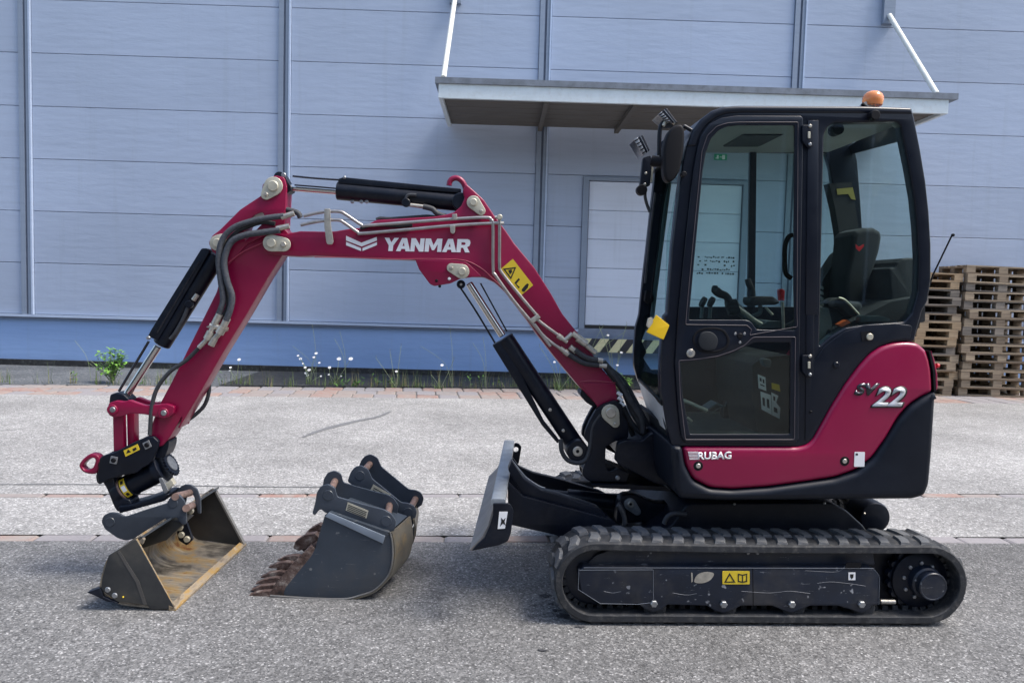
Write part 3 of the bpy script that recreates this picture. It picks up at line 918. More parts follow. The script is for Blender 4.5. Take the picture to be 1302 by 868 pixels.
def track_frame(dn, near):
    s = 0 if near else 1
    face = rounded(ZC((125, 290, 12), (140, 276), (985, 278, 10), (1003, 300), (1000, 385), (978, 388), (968, 402), (947, 410), (926, 402), (905, 395), (880, 388), (800, 388), (770, 400), (745, 410), (718, 400), (690, 388),
                      (600, 388), (572, 402), (547, 410), (522, 402), (500, 388), (385, 385), (368, 400), (345, 408), (320, 398), (300, 382), (190, 382), (135, 350)), 2)
    if near:
        tf = P('track_frame', CHASSIS, face, dn, dn+.10, bevel=.006)
        P('frame_rail', CHASSIS, rounded(ZC((240, 222), (960, 222), (990, 240), (995, 274), (150, 274), (180, 245)), 3), dn+.05, dn+.12, parent=tf, ref=dn+.03, bevel=.004)
        # access pocket and weld lines
        P('access_pocket', TRIM, rounded(ZC((905, 262), (950, 262), (945, 281), (900, 281)), 2), dn-.002, dn+.002, parent=tf)
        for x, y in ((345, 380), (547, 382), (745, 382), (947, 382)):
            c = ZC((x, y))[0]; disc('bolt', BOLT, c[0], c[1], dn, .017, .014, tf, n=6)
            rr = at(c[0], c[1]+2, dn+.05)
            MB().lathe(rr, (0, 1, 0), [(-.035, .045), (-.03, .052), (.03, .052), (.035, .045)], 20).build('roller', RUBBER, tf)
        EDL = paint('worn bare edge', (.10, .115, .14), .45)
        for ln_ in (((128, 280), (126, 340), (190, 381), (300, 383), (343, 378)), ((142, 277), (985, 279)), ((130, 284), (344, 283)), ((344, 283), (344, 370)), ((1001, 305), (999, 384))):
            tubepx(ZC(*ln_), dn-.001, .0016, 'worn_edge', EDL, tf, n=5, smooth=False)
        for ln_ in (((820, 322), (860, 318), (905, 322), (960, 330)), ((785, 285), (830, 288), (880, 288), (905, 270)), ((600, 345), (680, 350), (740, 345), (800, 352)), ((400, 350), (440, 356), (470, 352)), ((200, 345), (225, 350), (250, 346))):
            tubepx(ZC(*ln_), dn+.0004, .0012, 'scratch', EDL, tf, n=4)
        P('cover_joint', TRIM, ZC((344, 279), (346, 279), (346, 372), (344, 372)), dn-.001, dn+.001, parent=tf)
        P('cover_joint', TRIM, ZC((632, 279), (634, 279), (636, 388), (634, 388)), dn-.001, dn+.001, parent=tf)
        st = P('warning_sticker', YEL, rounded(ZC((545, 287), (624, 287), (624, 325), (545, 325)), 1), dn-.0025, dn+.001, parent=tf)
        P('warning_print', DECBLACK, ZC((550, 320), (566, 292), (583, 320)), dn-.0035, dn-.0022, parent=st, holes=[ZC((556, 317), (566, 299), (577, 317))])
        P('warning_print', DECBLACK, ZC((590, 294), (603, 297), (617, 294), (617, 318), (603, 321), (590, 318)), dn-.0035, dn-.0022, parent=st, holes=[ZC((593, 298), (602, 300), (602, 317), (593, 315)), ZC((605, 300), (614, 298), (614, 315), (605, 317))])
        P('white_sticker', WHITE, ZC((911, 291), (931, 291), (931, 313), (911, 313)), dn-.002, dn+.001, parent=tf)
        P('sticker_print', DECBLACK, ZC((916, 296), (926, 296), (925, 306), (920, 310), (916, 304)), dn-.003, dn-.0018, parent=tf)
        P('worn_plate', ZINC, [Vector(p) for p in catmull(ZC((463, 318), (472, 298), (492, 290), (515, 291), (520, 298), (508, 314), (485, 322)), 3)], dn-.002, dn+.001, parent=tf)
        P('worn_plate', ZINC, ZC((454, 291), (458, 292), (459, 316), (455, 320)), dn-.002, dn+.001, parent=tf)
        for x in (618, 645):
            c = ZC((x, 233))[0]; disc('bolt', BOLT, c[0], c[1], dn+.048, .009, .01, tf, n=6)
    else:
        tf = P('track_frame', CHASSIS, [Vector(p) for p in face], dn+.03, dn+.15, ref=D0)
    P('added_dark_backing', BLACK, rounded(ZC((150, 235), (1080, 215), (1150, 260), (1150, 400), (1080, 420), (300, 395), (130, 330)), 4), dn+.121, dn+.16, parent=tf, ref=dn+.03)  # added dark plate standing in for the shade inside the track loop
    # idler and sprocket
    ui, us = uL, uR
    yl = dn-BY
    idl = MB().lathe((ui+.0, yl+.07, zc), (0, 1, 0), [(0, .12), (.004, .138), (.02, .142), (.03, .15), (.05, .15), (.06, .142), (.1, .138), (.105, .12)], 36).build('idler', CHASSIS, tf)
    MB().lathe((ui-.02, yl+.055, zc), (0, 1, 0), [(0, .03), (.02, .04)], 16).build('idler_hub', BOLT, idl)
    spk = MB(); n = 17
    V = []
    for k in range(n*4):
        a = 2*PI*k/(n*4); r = .148 if (k % 4) in (0, 1) else .134
        V.append(Vector((us+r*math.cos(a), yl+.075, zc+r*math.sin(a))))
    spk.prism(V, (0, .035, 0))
    so = spk.build('sprocket', CHASSIS, tf, ang=25)
    MB().lathe((us, yl+.055, zc), (0, 1, 0), [(0, .126), (.004, .132), (.03, .132)], 40).build('sprocket_disc', BLACK, so)
    for k in range(9):
        a = 2*PI*k/9+.2
        MB().lathe((us+.083*math.cos(a), yl+.055, zc+.083*math.sin(a)), (0, -1, 0), [(-.01, .009), (.008, .009), (.009, .007)], 6).build('bolt', BOLT, so)
    MB().lathe((us+.018, yl+.06, zc-.004), (0, -1, 0), [(0, .078), (.035, .074), (.042, .066)], 30).build('motor_housing', CHASSIS, so)
    MB().lathe((us+.02, yl+.02, zc-.006), (0, -1, 0), [(0, .066), (.034, .066), (.038, .063), (.038, .058), (.0365, .056)], 36).build('motor_cover', CHASSIS, so)
    MB().lathe((us+.02, yl-.0185, zc-.006), (0, -1, 0), [(0, .0665), (.0015, .067), (.0025, .0645)], 40).build('worn_rim', RUSTP, so) if False else None
    return tf
track_frame(D0+.012, True)
track_frame(D0+1.13, False)
tubepx([ZC((1003, 375))[0], ZC((1045, 376))[0]], D0+.06, .012, 'tension_rod', ZINC)

# ---------------------------------------------------------------- undercarriage centre
dN = D0+.25
P('car_body', BLACK, rounded(ZC((400, 152), (445, 90), (860, 88), (905, 110), (960, 160), (985, 225), (1000, 330), (300, 330), (330, 200)), 6), D0+.30, D0+1.10, ref=D0+.30, bevel=.01)
c0 = at(*ZC((690, 60))[0], D0+.69)
MB().lathe((c0.x, D0+.69-BY, .44), (0, 0, 1), [(0, .30), (.05, .30), (.055, .26), (.16, .26)], 40).build('slew_ring', BLACK, EX)
c = at(*ZC((962, 118))[0], D0+.5)
MB().lathe((c.x, D0+.40-BY, c.z), (0, 1, 0), [(0, .05), (.006, .075), (.02, .082), (.16, .082), (.17, .07)], 28).build('swing_motor', BLACK, EX)
c = ZC((957, 120))[0]; disc('bolt', ZINC, c[0], c[1], D0+.4, .006, .006)
for x, y in ((579, 92), (840, 90)):
    c = ZC((x, y))[0]; disc('bolt', BOLT, c[0], c[1], D0+.30, .006, .008)
tubepx(ZC((375, 150), (385, 130), (405, 120), (440, 122)), D0+.28, .012, 'hydraulic_hose', HOSE)
tubepx(ZC((262, 150), (258, 125), (245, 100), (240, 95)), D0+.30, .012, 'hydraulic_hose', HOSE)

# ---------------------------------------------------------------- dozer blade
near_sec = ZH((1135, 255), (1180, 255), (1190, 262), (1135, 262))
ft, nt_ = (652, 563), (636, 640)
DB0, DB1 = D0+.01, D0+1.38
bl = EX
# moldboard section traced at the near end (front face is on the left)
top_n = at(628, 641, DB0); bot_n = at(598, 698.5, DB0)
mid = [(628.5, 641), (624, 655), (620.5, 668), (613, 682), (606, 690), (597, 698.5)]
back = [(634, 641), (632, 655), (628, 668), (620, 683), (612, 692), (601, 700)]
sec = [at(x, y, DB0) for x, y in mid]+[at(x, y, DB0) for x, y in back[::-1]]
BDX = .115
blade = MB().prism(sec, (BDX, DB1-DB0, 0)).build('dozer_blade', paint('worn blade steel', (.21, .195, .18), .5, .1, var=.3, scale=8, dirt=(.22, .2, .18), dirt_amt=.6, bump=.3), EX, ang=50)
tb = at(634, 640, DB0)
BLTOP = paint('scuffed grey blade edge', (.30, .33, .36), .38, .35, var=.25, scale=10, dirt=(.1, .1, .1), dirt_amt=.4)
mbb = MB(); cs = [(-.028, -.012), (.024, -.012), (.03, -.006), (.03, .014), (.024, .02), (-.028, .02), (-.034, .014), (-.034, -.006)]
mbb.prism([(tb.x+a, tb.y+.004, tb.z+b) for a, b in cs], (BDX, DB1-DB0-.008, 0)); mbb.build('blade_top_edge', BLTOP, blade, ang=50)
ep = P('blade_end_plate', BLACK, rounded([(627, 640), (648, 640, 3), (653, 648, 3), (650, 676, 3), (646, 688, 4), (634, 693), (600, 700), (607, 692), (616, 684), (623, 668), (627, 655)], 1.2), DB0-.012, DB0+.002, parent=blade, bevel=.002)
P('white_sticker', WHITE, ZH((1147, 309), (1184, 309), (1172, 382), (1140, 384)), DB0-.0135, DB0-.0115, parent=ep)
P('sticker_print', DECBLACK, ZH((1155, 335), (1165, 345), (1175, 335), (1170, 352), (1176, 370), (1163, 360), (1150, 374), (1156, 352)), DB0-.0145, DB0-.013, parent=ep)
fp = P('blade_end_plate', BLACK, rounded(ZM((120, 160, 2), (135, 124, 8), (160, 128, 8), (180, 150), (160, 270), (110, 260)), 2), DB1-.014, DB1, parent=blade, bevel=.002, holes=[circ(*ZM((141, 170))[0], 3.3, 12)])
arm_d = D0+.34
P('blade_arm', BLACK, rounded(ZM((85, 395), (110, 415), (190, 492), (500, 572), (800, 652), (860, 700), (700, 760), (445, 798), (430, 762), (110, 690), (90, 690)), 3), arm_d, arm_d+.03, bevel=.003)
P('blade_arm', BLACK, rounded(ZM((85, 300), (190, 492), (500, 572), (800, 652), (700, 560), (430, 470), (310, 440), (190, 360), (110, 240)), 2), arm_d+.032, arm_d+.10, ref=arm_d+.06, bevel=.004)
P('blade_arm', BLACK, rounded(ZM((118, 225), (160, 285), (260, 330), (440, 372), (720, 455), (850, 525), (850, 560), (600, 470), (330, 455), (220, 372), (120, 290)), 3), arm_d+.70, arm_d+.74, bevel=.003)
P('blade_bracket', BLACK, rounded(ZM((95, 290), (220, 420), (345, 520), (330, 600), (90, 480)), 3), D0+.62, D0+.66, bevel=.003)
a, b = at(*ZM((345, 478))[0], D0+.66), at(*ZM((845, 535))[0], D0+.66)
cyl = MB().tube([a+(b-a)*.3, b], .042, 20).build('blade_cylinder', BLACK, EX)
MB().tube([a, a+(b-a)*.32], .030, 16).build('cylinder_rod', NAVY, cyl)
c = ZM((292, 498))[0]; disc('bolt', ZINC, c[0], c[1], D0+.6, .012, .012)
P('blade_mount', BLACK, rounded(ZM((850, 520), (880, 485), (960, 478), (1100, 540), (1260, 545), (1300, 660), (830, 680), (840, 590)), 6), D0+.52, D0+.60, bevel=.006)
P('pivot_plate', BOLT, [Vector(p) for p in capsule(*ZM((930, 548))[0], 42/5.425, *ZM((978, 598))[0], 26/5.425)], D0+.505, D0+.52, bevel=.002)
c = ZM((932, 546))[0]; disc('pivot_pin', ZINC, c[0], c[1], D0+.505, .017, .01); disc('pin_bore', TRIM, c[0], c[1], D0+.495, .008, .0015)
tubepx(ZM((850, 540), (880, 590), (890, 660), (885, 700)), D0+.5, .013, 'hydraulic_hose', HOSE)
tubepx(ZM((110, 245), (160, 310), (215, 370), (290, 420), (340, 440)), D0+.95, .008, 'arm_edge', BLTOP)

# ---------------------------------------------------------------- swing bracket and front frame
BD = D0+.52                                   # near face of the boom
BW = .15                                      # boom width
bk = P('swing_bracket', BLACK, rounded(ZF((640, 478), (612, 500), (590, 540), (572, 580), (568, 612, 6), (600, 650), (583, 690), (560, 735), (562, 760), (585, 780), (735, 785), (742, 745), (700, 730), (662, 742), (650, 705), (652, 645), (690, 622), (740, 612), (742, 560), (722, 520), (718, 480), (690, 460)), 3), BD-.04, BD-.005, bevel=.004)
P('swing_bracket', BLACK, rounded(ZF((640, 478), (612, 500), (590, 540), (572, 580), (568, 612, 6), (600, 650), (583, 690), (560, 735), (562, 760), (585, 780), (735, 785), (742, 745), (700, 730), (662, 742), (650, 705), (652, 645), (690, 622), (740, 612), (742, 560), (722, 520), (718, 480), (690, 460)), 3), BD+BW+.005, BD+BW+.04, ref=BD+.05, bevel=.004)
P('bracket_web', BLACK, rounded(ZF((560, 735), (585, 780), (735, 785), (742, 745), (700, 728), (600, 690)), 3), BD-.004, BD+BW+.004, ref=BD)
P('bracket_web', BLACK, rounded(ZF((556, 420), (550, 440), (575, 470), (610, 492), (640, 470), (610, 460)), 2), BD+.02, BD+BW-.02)
nose = P('front_frame', BLACK, rounded(ZF((700, 630), (735, 618), (795, 622), (822, 596), (850, 588), (885, 620), (912, 640), (960, 700), (960, 790), (905, 800), (850, 790), (800, 765), (745, 735), (705, 715), (690, 700)), 3), D0+.40, D0+.45, bevel=.005)
P('front_frame', BLACK, rounded(ZF((700, 630), (735, 618), (795, 622), (822, 596), (850, 588), (885, 620), (912, 640), (960, 700), (960, 790), (905, 800), (850, 790), (800, 765), (745, 735), (705, 715), (690, 700)), 3), D0+.95, D0+1.0, ref=D0+.55, bevel=.005)
P('frame_web', BLACK, rounded(ZF((720, 640), (880, 640), (940, 700), (940, 770), (850, 770), (760, 730), (720, 700)), 3), D0+.452, D0+.948, ref=D0+.5)
P('floor_plate', BLACK, rounded(ZM((650, 395), (900, 395), (1160, 410), (1200, 440), (720, 418)), 2), D0+.45, D0+.95, ref=D0+.5)
for x, y in ((876, 687), (893, 706)):
    c = ZF((x, y))[0]; disc('bolt', ZINC, c[0], c[1], D0+.40, .009, .008)
c = ZF((698, 765))[0]; disc('bolt', BOLT, c[0], c[1], BD-.04, .012, .01)
pp = P('pin_plate', PINM, [Vector(p) for p in capsule(*ZF((670, 512))[0], 35/3.1, *ZF((690, 552))[0], 17/3.1)], BD-.052, BD-.040, bevel=.0025)
c = ZF((671, 510))[0]; disc('pivot_pin', ZINC, c[0], c[1], BD-.052, .026, .012, pp)
c = ZF((689, 552))[0]; disc('bolt', ZINC, c[0], c[1], BD-.052, .009, .01, pp, n=6)

# ---------------------------------------------------------------- boom
boom_out = ZD((480, 262, 6), (495, 225, 6), (520, 212), (548, 218), (600, 208)) + ZO((430, 684), (480, 680), (600, 660), (720, 648)) + \
    ZE((310, 275), (600, 258), (660, 248), (700, 236), (735, 205), (752, 165), (742, 128)) + \
    ZE((760, 94), (800, 128), (850, 175), (900, 250), (960, 330), (1000, 390), (1100, 510), (1184, 640)) + \
    ZF((480, 120), (560, 220), (640, 340), (690, 400), (705, 500), (700, 530), (676, 548), (645, 530), (628, 498), (610, 472), (545, 405), (520, 375), (450, 290), (380, 200)) + \
    ZE((1080, 795), (1000, 690), (960, 638), (905, 588), (850, 562), (790, 560), (730, 568), (680, 592), (600, 605), (580, 595), (525, 520), (508, 476), (330, 470), (180, 462), (0, 455)) + \
    ZD((600, 288), (545, 285), (500, 282))
boom = P('boom', RED, rounded(boom_out, 2.2), BD, BD+BW, bevel=.006)
# lifting hook at the top of the boom
hk = [at(*p, BD+.05) for p in ZE((675, 103), (678, 84), (690, 70), (712, 65), (735, 76), (752, 100), (762, 135))]
MB().tube(catmull([tuple(q) for q in hk], 5, False), .014, 12).build('lifting_hook', RED, boom)
# raised side plate seams
def seam(pts, d, parent, r=.003, mat=PINK, name='weld_seam'):
    return tubepx(pts, d, r, name, mat, parent, n=6)
seam(ZE((0, 462), (180, 463), (400, 470), (640, 470), (760, 480), (840, 520), (890, 565), (940, 610)), BD-.001, boom, .0028)
seam(ZF((550, 388), (600, 384), (690, 392)), BD-.001, boom, .0025)
P('bracket_plate', RED, rounded(ZE((506, 476), (640, 470), (760, 486), (800, 520), (840, 560), (790, 562), (730, 570), (680, 594), (600, 607), (578, 596), (523, 521)), 2), BD-.008, BD-.001, parent=boom, bevel=.002)
P('foot_plate', RED, rounded(ZF((552, 392), (690, 396), (704, 500), (700, 530), (676, 546), (645, 528), (628, 498)), 3), BD-.007, BD-.001, parent=boom, bevel=.002)
for x, y in ((612, 580), (628, 607)):
    c = ZE((x, y))[0]; disc('bolt', TRIM, c[0], c[1], BD-.008, .008, .004, boom, n=10)
c = ZE((676, 570))[0]; disc('grease_nipple', WHITE, c[0], c[1], BD-.008, .008, .008, boom, n=8)
def pinplate(a, ra, b, rb, d, parent, s, conv, gold=False):
    A, B = conv(a)[0], conv(b)[0]
    p = P('pin_plate', PINM, [Vector(q) for q in capsule(*A, ra/s, *B, rb/s)], d-.010, d, parent=parent, bevel=.0025)
    disc('pivot_pin', PINM, *A, d-.010, ra/s/SC*.62, .010, p, n=20)
    disc('bolt', ZINC, *B, d-.010, rb/s/SC*.48, .010, p, n=6)
    return p
pinplate((797, 186), 34, (836, 230), 22, BD-.002, boom, 3.947, ZE)
pinplate((740, 533), 37, (686, 515), 23, BD-.010, boom, 3.947, ZE)
pinplate((508, 245), 27, (547, 250), 22, BD-.022, boom, 2.48, ZD)
# lettering and marks
W = lambda *p: ZE(*p)
for pts in (((158, 354), (235, 389), (312, 360), (313, 378), (236, 408), (158, 378)), ((158, 385), (233, 416), (233, 431), (158, 402)), ((240, 416), (313, 386), (313, 401), (240, 431))):
    P('emblem', WHITE, ZE(*pts), BD-.0025, BD-.0005, parent=boom)
GL = {
 'Y': ([(0, 1), (.38, 1), (.58, .66), (.80, 1), (1.16, 1), (.76, .42), (.76, 0), (.40, 0), (.40, .42)], []),
 'A': ([(0, 0), (.40, 1), (.80, 1), (1.16, 0), (.78, 0), (.72, .18), (.43, .18), (.37, 0)], [[(.49, .4), (.66, .4), (.58, .68)]]),
 'N': ([(0, 0), (0, 1), (.36, 1), (.74, .48), (.74, 1), (1.08, 1), (1.08, 0), (.72, 0), (.34, .52), (.34, 0)], []),
 'M': ([(0, 0), (0, 1), (.42, 1), (.68, .5), (.94, 1), (1.36, 1), (1.36, 0), (1.02, 0), (1.02, .58), (.77, .12), (.59, .12), (.34, .58), (.34, 0)], []),
 'R': ([(0, 0), (0, 1), (.82, 1), (1.02, .92), (1.08, .72), (1.02, .5), (.84, .4), (1.1, 0), (.72, 0), (.52, .34), (.35, .34), (.35, 0)], [[(.35, .76), (.35, .56), (.62, .56), (.70, .66), (.62, .76)]])}
adv = {'Y': 1.02, 'A': 1.16, 'N': 1.16, 'M': 1.42, 'R': 1.1}
txt = 'YANMAR'; tot = 0; offs = []
for ch in txt: offs.append(tot); tot += adv[ch]
A_, B_ = ZE((352, 430))[0], ZE((786, 438))[0]; hh = 66/3.947
for ch, of in zip(txt, offs):
    def tr(p):
        s = (of+p[0])/tot
        return (A_[0]+(B_[0]-A_[0])*s+(p[1]-.5)*hh*.10-1.0, A_[1]+(B_[1]-A_[1])*s-p[1]*hh)
    o, hs = GL[ch]
    P('lettering', WHITE, [tr(p) for p in o], BD-.0025, BD-.0005, parent=boom, holes=[[tr(p) for p in h_] for h_ in hs])
st = P('warning_sticker', YEL, rounded(ZE((935, 520), (995, 470), (1097, 602), (1037, 652)), .6), BD-.0025, BD-.0005, parent=boom)
P('warning_print', DECBLACK, ZE((945, 519), (1012, 511), (986, 573)), BD-.0035, BD-.0022, parent=st, holes=[ZE((957, 524), (1003, 518), (984, 561))])
P('warning_print', DECBLACK, ZE((972, 528), (988, 522), (992, 536), (980, 548)), BD-.0035, BD-.0022, parent=st)
P('warning_print', DECBLACK, ZE((1003, 590), (1024, 566), (1031, 573), (1012, 595), (1030, 612), (1025, 618)), BD-.0035, BD-.0022, parent=st)
P('warning_print', DECBLACK, ZE((1040, 622), (1058, 600), (1070, 600), (1072, 612), (1052, 636), (1040, 632)), BD-.0035, BD-.0022, parent=st)
P('warning_print', DECBLACK, circ(*ZE((1068, 600))[0], 1.7, 10), BD-.0035, BD-.0022, parent=st)

# steel pipes and clamps along the boom
PD1, PD2 = BD-.022, BD-.022
tubepx(ZE((-55, 255), (0, 242), (60, 233), (125, 233), (160, 250), (235, 300), (262, 303), (500, 285), (700, 270), (860, 263), (885, 275), (895, 305), (896, 520), (910, 555), (1000, 680), (1100, 800), (1184, 868+40)), PD1, .0085, 'steel_pipe', PIPE, boom, n=10, k=5)
tubepx(ZE((-70, 300), (0, 285), (60, 277), (120, 275), (150, 290), (215, 335), (245, 342), (500, 320), (700, 302), (900, 291), (920, 291)), PD1, .0085, 'steel_pipe', PIPE, boom, n=10, k=5)
tubepx([ZE((928, 270))[0], ZE((928, 400))[0], ZE((928, 500))[0], ZE((940, 540))[0], ZE((1040, 665))[0], ZE((1120, 760))[0]]+ZF((385, 145), (430, 180), (480, 215)), PD1, .0085, 'steel_pipe', PIPE, boom, n=10, k=5)
tubepx(ZF((370, 160), (400, 200), (440, 235), (490, 268)), PD1, .0085, 'steel_pipe', PIPE, boom, n=10, k=5)
tubepx([ZE((905, 262))[0], ZE((930, 262))[0]], PD1, .008, 'pipe_elbow', ZINC, boom)
tubepx([ZE((900, 291))[0], ZE((950, 292))[0]], PD1, .008, 'pipe_elbow', ZINC, boom)
c = ZE((928, 262))[0]; disc('elbow_cap', PINM, c[0], c[1], BD-.015, .014, .022, boom, n=14)
P('pipe_clamp', ZINC, rounded(ZE((48, 218), (78, 218), (82, 300), (95, 385), (88, 398), (65, 398), (58, 385), (48, 300)), 1.5), BD-.036, BD-.029, parent=boom, bevel=.0015)
P('pipe_clamp', ZINC, rounded(ZE((690, 245), (715, 245), (715, 275), (690, 275)), 1), BD-.036, BD-.029, parent=boom, bevel=.0015)
P('pipe_clamp', ZINC, rounded(ZE((678, 300), (706, 300), (704, 338), (694, 345), (682, 338)), 1.4), BD-.036, BD-.008, parent=boom, bevel=.0015)
P('pipe_clamp', ZINC, rounded(ZE((1078, 775), (1120, 745), (1135, 765), (1095, 795)), 1), BD-.036, BD-.029, parent=boom, bevel=.0015)
for a, b, r in (((462, 205), (480, 218), .014), ((480, 218), (500, 232), .011), ((510, 250), (535, 270), .015), ((472, 255), (488, 268), .012), ((488, 268), (505, 280), .016), ((490, 225), (520, 198), .012), ((520, 198), (545, 215), .014), ((540, 215), (575, 240), .02), ((575, 245), (612, 275), .014), ((600, 300), (640, 306), .013), ((615, 322), (655, 328), .012)):
    tubepx(ZF(a, b), BD-.026, r, 'pipe_fitting', ZINC, boom, n=8)
tubepx(ZF((500, 275), (530, 295), (570, 315), (625, 322)), BD-.026, .015, 'rubber_hose', HOSE, boom)
tubepx(ZF((530, 262), (560, 285), (590, 298), (620, 302)), BD-.030, .015, 'rubber_hose', HOSE, boom)
for i, (pts, r) in enumerate([(ZF((640, 310), (680, 355), (715, 400), (745, 460), (790, 530), (800, 590)), .017), (ZF((650, 330), (690, 380), (725, 430), (755, 500), (790, 560), (810, 600)), .017),
                 (ZF((690, 425), (715, 480), (745, 540), (780, 580), (820, 600)), .016), (ZF((700, 395), (740, 450), (775, 510), (810, 555), (840, 600)), .016), (ZF((700, 470), (712, 510), (740, 555), (760, 600)), .014),
                 (ZF((620, 300), (670, 340), (720, 385), (770, 470), (805, 540), (830, 590)), .015)]):
    tubepx(pts, BD+.0+i*.022, r, 'hydraulic_hose', HOSE, EX)
for x, y in ((697, 430), (700, 450), (706, 470)):
    tubepx(ZF((x, y), (x+18, y+12)), BD-.02, .009, 'hose_fitting', WHITE, EX, n=8)
# hose behind the boom top
tubepx(ZE((310, 275), (330, 268), (380, 270), (460, 265), (560, 258), (620, 262), (660, 250)), BD+.05, .010, 'rubber_hose', HOSE, boom)
tubepx(ZE((230, 318), (300, 300), (420, 305), (490, 300)), BD-.006, .008, 'rubber_hose', HOSE, boom)

# ---------------------------------------------------------------- boom cylinder (black, below the boom)
CYD = BD+BW/2
def cyl_between(a, b, d, r, name, mat, parent=None, n=22, bev=.004):
    A, B = at(*a, d), at(*b, d); L = (B-A).length
    return MB().lathe(A, B-A, [(0, r-bev), (bev, r), (L-bev, r), (L, r-bev)], n).build(name, mat, parent or EX)
A_ = ZF((252, 215))[0]; B_ = ZF((540, 650))[0]
bc = cyl_between(A_, B_, CYD, .047, 'boom_cylinder', BLACK)
cyl_between(ZF((112, 0))[0], ZF((245, 207))[0], CYD, .019, 'cylinder_rod', CHROME, bc)
cyl_between(ZF((262, 190))[0], ZF((275, 212))[0], CYD, .05, 'cylinder_gland', BLACK, bc) if False else None
P('cylinder_guard', BLACK, rounded(ZF((205, 245), (235, 228), (300, 320), (410, 545), (470, 620), (462, 632), (400, 560)), 2), CYD-.035, CYD+.035, bevel=.004, parent=bc)
tubepx(ZF((75, 12), (140, 110), (215, 235)), CYD-.02, .005, 'guide_rod', BLACK, bc, n=8)
tubepx(ZF((158, 0), (262, 190)), CYD+.03, .004, 'guide_rod', BLACK, bc, n=8)
c = ZE((735, 598))[0]; disc('rod_end', BLACK, c[0], c[1], CYD-.03, .022, .03, bc)
disc('bolt', ZINC, c[0], c[1], CYD-.06, .007, .004, bc, n=8)
for x, y in ((432, 498), (484, 580)):
    c = ZF((x, y))[0]; disc('bolt', ZINC, c[0], c[1], CYD-.045, .009, .01, bc, n=8)
c = ZF((541, 662))[0]
MB().lathe(at(*c, BD-.02), (0, 1, 0), [(0, .052), (.006, .056), (.18, .056), (.186, .052)], 26).build('cylinder_eye', BLACK, bc)
disc('pivot_pin', ZINC, c[0], c[1], BD-.02, .026, .008, bc); disc('pin_bore', TRIM, c[0], c[1], BD-.028, .010, .0015, bc)
tubepx(ZF((474, 615), (478, 660), (500, 695), (540, 708), (572, 695), (588, 655), (592, 610), (600, 560), (630, 515)), BD-.03, .012, 'hydraulic_hose', HOSE)

# ---------------------------------------------------------------- arm cylinder (on top of the boom)
ac = cyl_between((428.6, 242.5), (583, 257), CYD, .046, 'arm_cylinder', BLACK)
cyl_between((366, 238.2), (430, 243.5), CYD, .0175, 'cylinder_rod', CHROME, ac)
MB().lathe(at(586, 256, BD+.01), (0, 1, 0), [(0, .04), (.005, .045), (.125, .045), (.13, .04)], 20).build('cylinder_eye', BLACK, ac)
cg = P('cylinder_guard', BLACK, rounded(ZE((118, 68), (145, 60), (430, 88), (735, 118), (735, 140), (430, 118), (118, 92)), 1.5), CYD-.035, CYD+.035, bevel=.004, parent=ac)
tubepx(ZE((-110, 55), (0, 66), (120, 74)), CYD-.01, .005, 'guide_rod', DARKCH, ac, n=8)
tubepx(ZE((-100, 100), (0, 108), (115, 118)), CYD-.03, .004, 'guide_rod', BLACK, ac, n=8)
c = ZE((150, 62))[0]; disc('bolt', BOLT, c[0], c[1], CYD-.036, .008, .008, ac, n=8)
c = ZE((460, 190))[0]; disc('hose_port', BLACK, c[0], c[1], CYD-.05, .022, .02, ac)
tubepx(ZE((480, 200), (545, 208)), CYD-.05, .010, 'hose_fitting', ZINC, ac, n=8)
tubepx(ZE((545, 208), (590, 220), (620, 245), (690, 268)), CYD-.05, .014, 'rubber_hose', HOSE, ac)
tubepx(ZE((455, 175), (470, 150), (510, 150)), CYD-.055, .008, 'rubber_hose', HOSE, ac)
for x in (190, 235, 262):
    c = ZE((x, 184))[0]; disc('bolt', BOLT, c[0], c[1], CYD-.02, .01, .01, ac, n=8)

# ---------------------------------------------------------------- arm (stick)
AD, AW = BD+.012, BW-.024
arm_out = ZD((478, 95, 8), (480, 62, 10), (497, 45), (520, 32), (548, 38), (556, 66), (553, 130), (549, 200), (562, 212), (575, 240), (565, 262), (543, 284), (500, 350), (430, 470), (350, 600), (270, 740), (215, 832)) + \
    ZN((752, 160), (735, 190), (700, 250), (672, 282), (645, 290), (618, 262), (612, 235)) + \
    ZN((640, 160), (660, 110)) + ZD((195, 680), (240, 590), (290, 490), (335, 400), (355, 330), (348, 290), (322, 272), (310, 245, 8), (322, 222, 6), (345, 205), (410, 140))
tri_hole = ZD((432, 182), (452, 160), (478, 148), (486, 154), (482, 182), (450, 215), (425, 240), (420, 215))
arm = P('arm', RED, rounded(arm_out, 2.5), AD, AD+AW, holes=[rounded(tri_hole, 2)], bevel=.006)
# side plates of the arm head enclose the boom end
P('arm_cheek', RED, rounded(ZD((478, 95), (480, 62), (497, 45), (520, 32), (548, 38), (556, 66), (553, 130), (549, 205), (480, 225), (430, 250), (370, 320), (345, 290), (322, 272), (310, 245, 8), (322, 222, 6), (345, 205), (410, 140)), 3), AD-.012, AD-.001, holes=[rounded(tri_hole, 2)], parent=arm, bevel=.003)
seam(ZD((372, 308), (420, 272), (480, 245)), AD-.013, arm, .003)
P('head_plate', BLACK, [Vector(p) for p in capsule(*ZD((533, 38))[0], 18/2.48, *ZD((560, 70))[0], 10/2.48)], AD+.02, AD+AW-.02, parent=arm, bevel=.003)
c = ZD((548, 32))[0]; disc('bolt', BOLT, c[0], c[1], AD+.018, .012, .01, arm)
P('rod_clevis', BLACK, rounded(ZD((540, 55), (568, 60), (572, 80), (555, 90), (540, 85)), 2), AD+.02, AD+AW-.02, parent=arm, bevel=.003)
pinplate((514, 66), 30, (492, 92), 17, AD-.014, arm, 2.48, ZD)
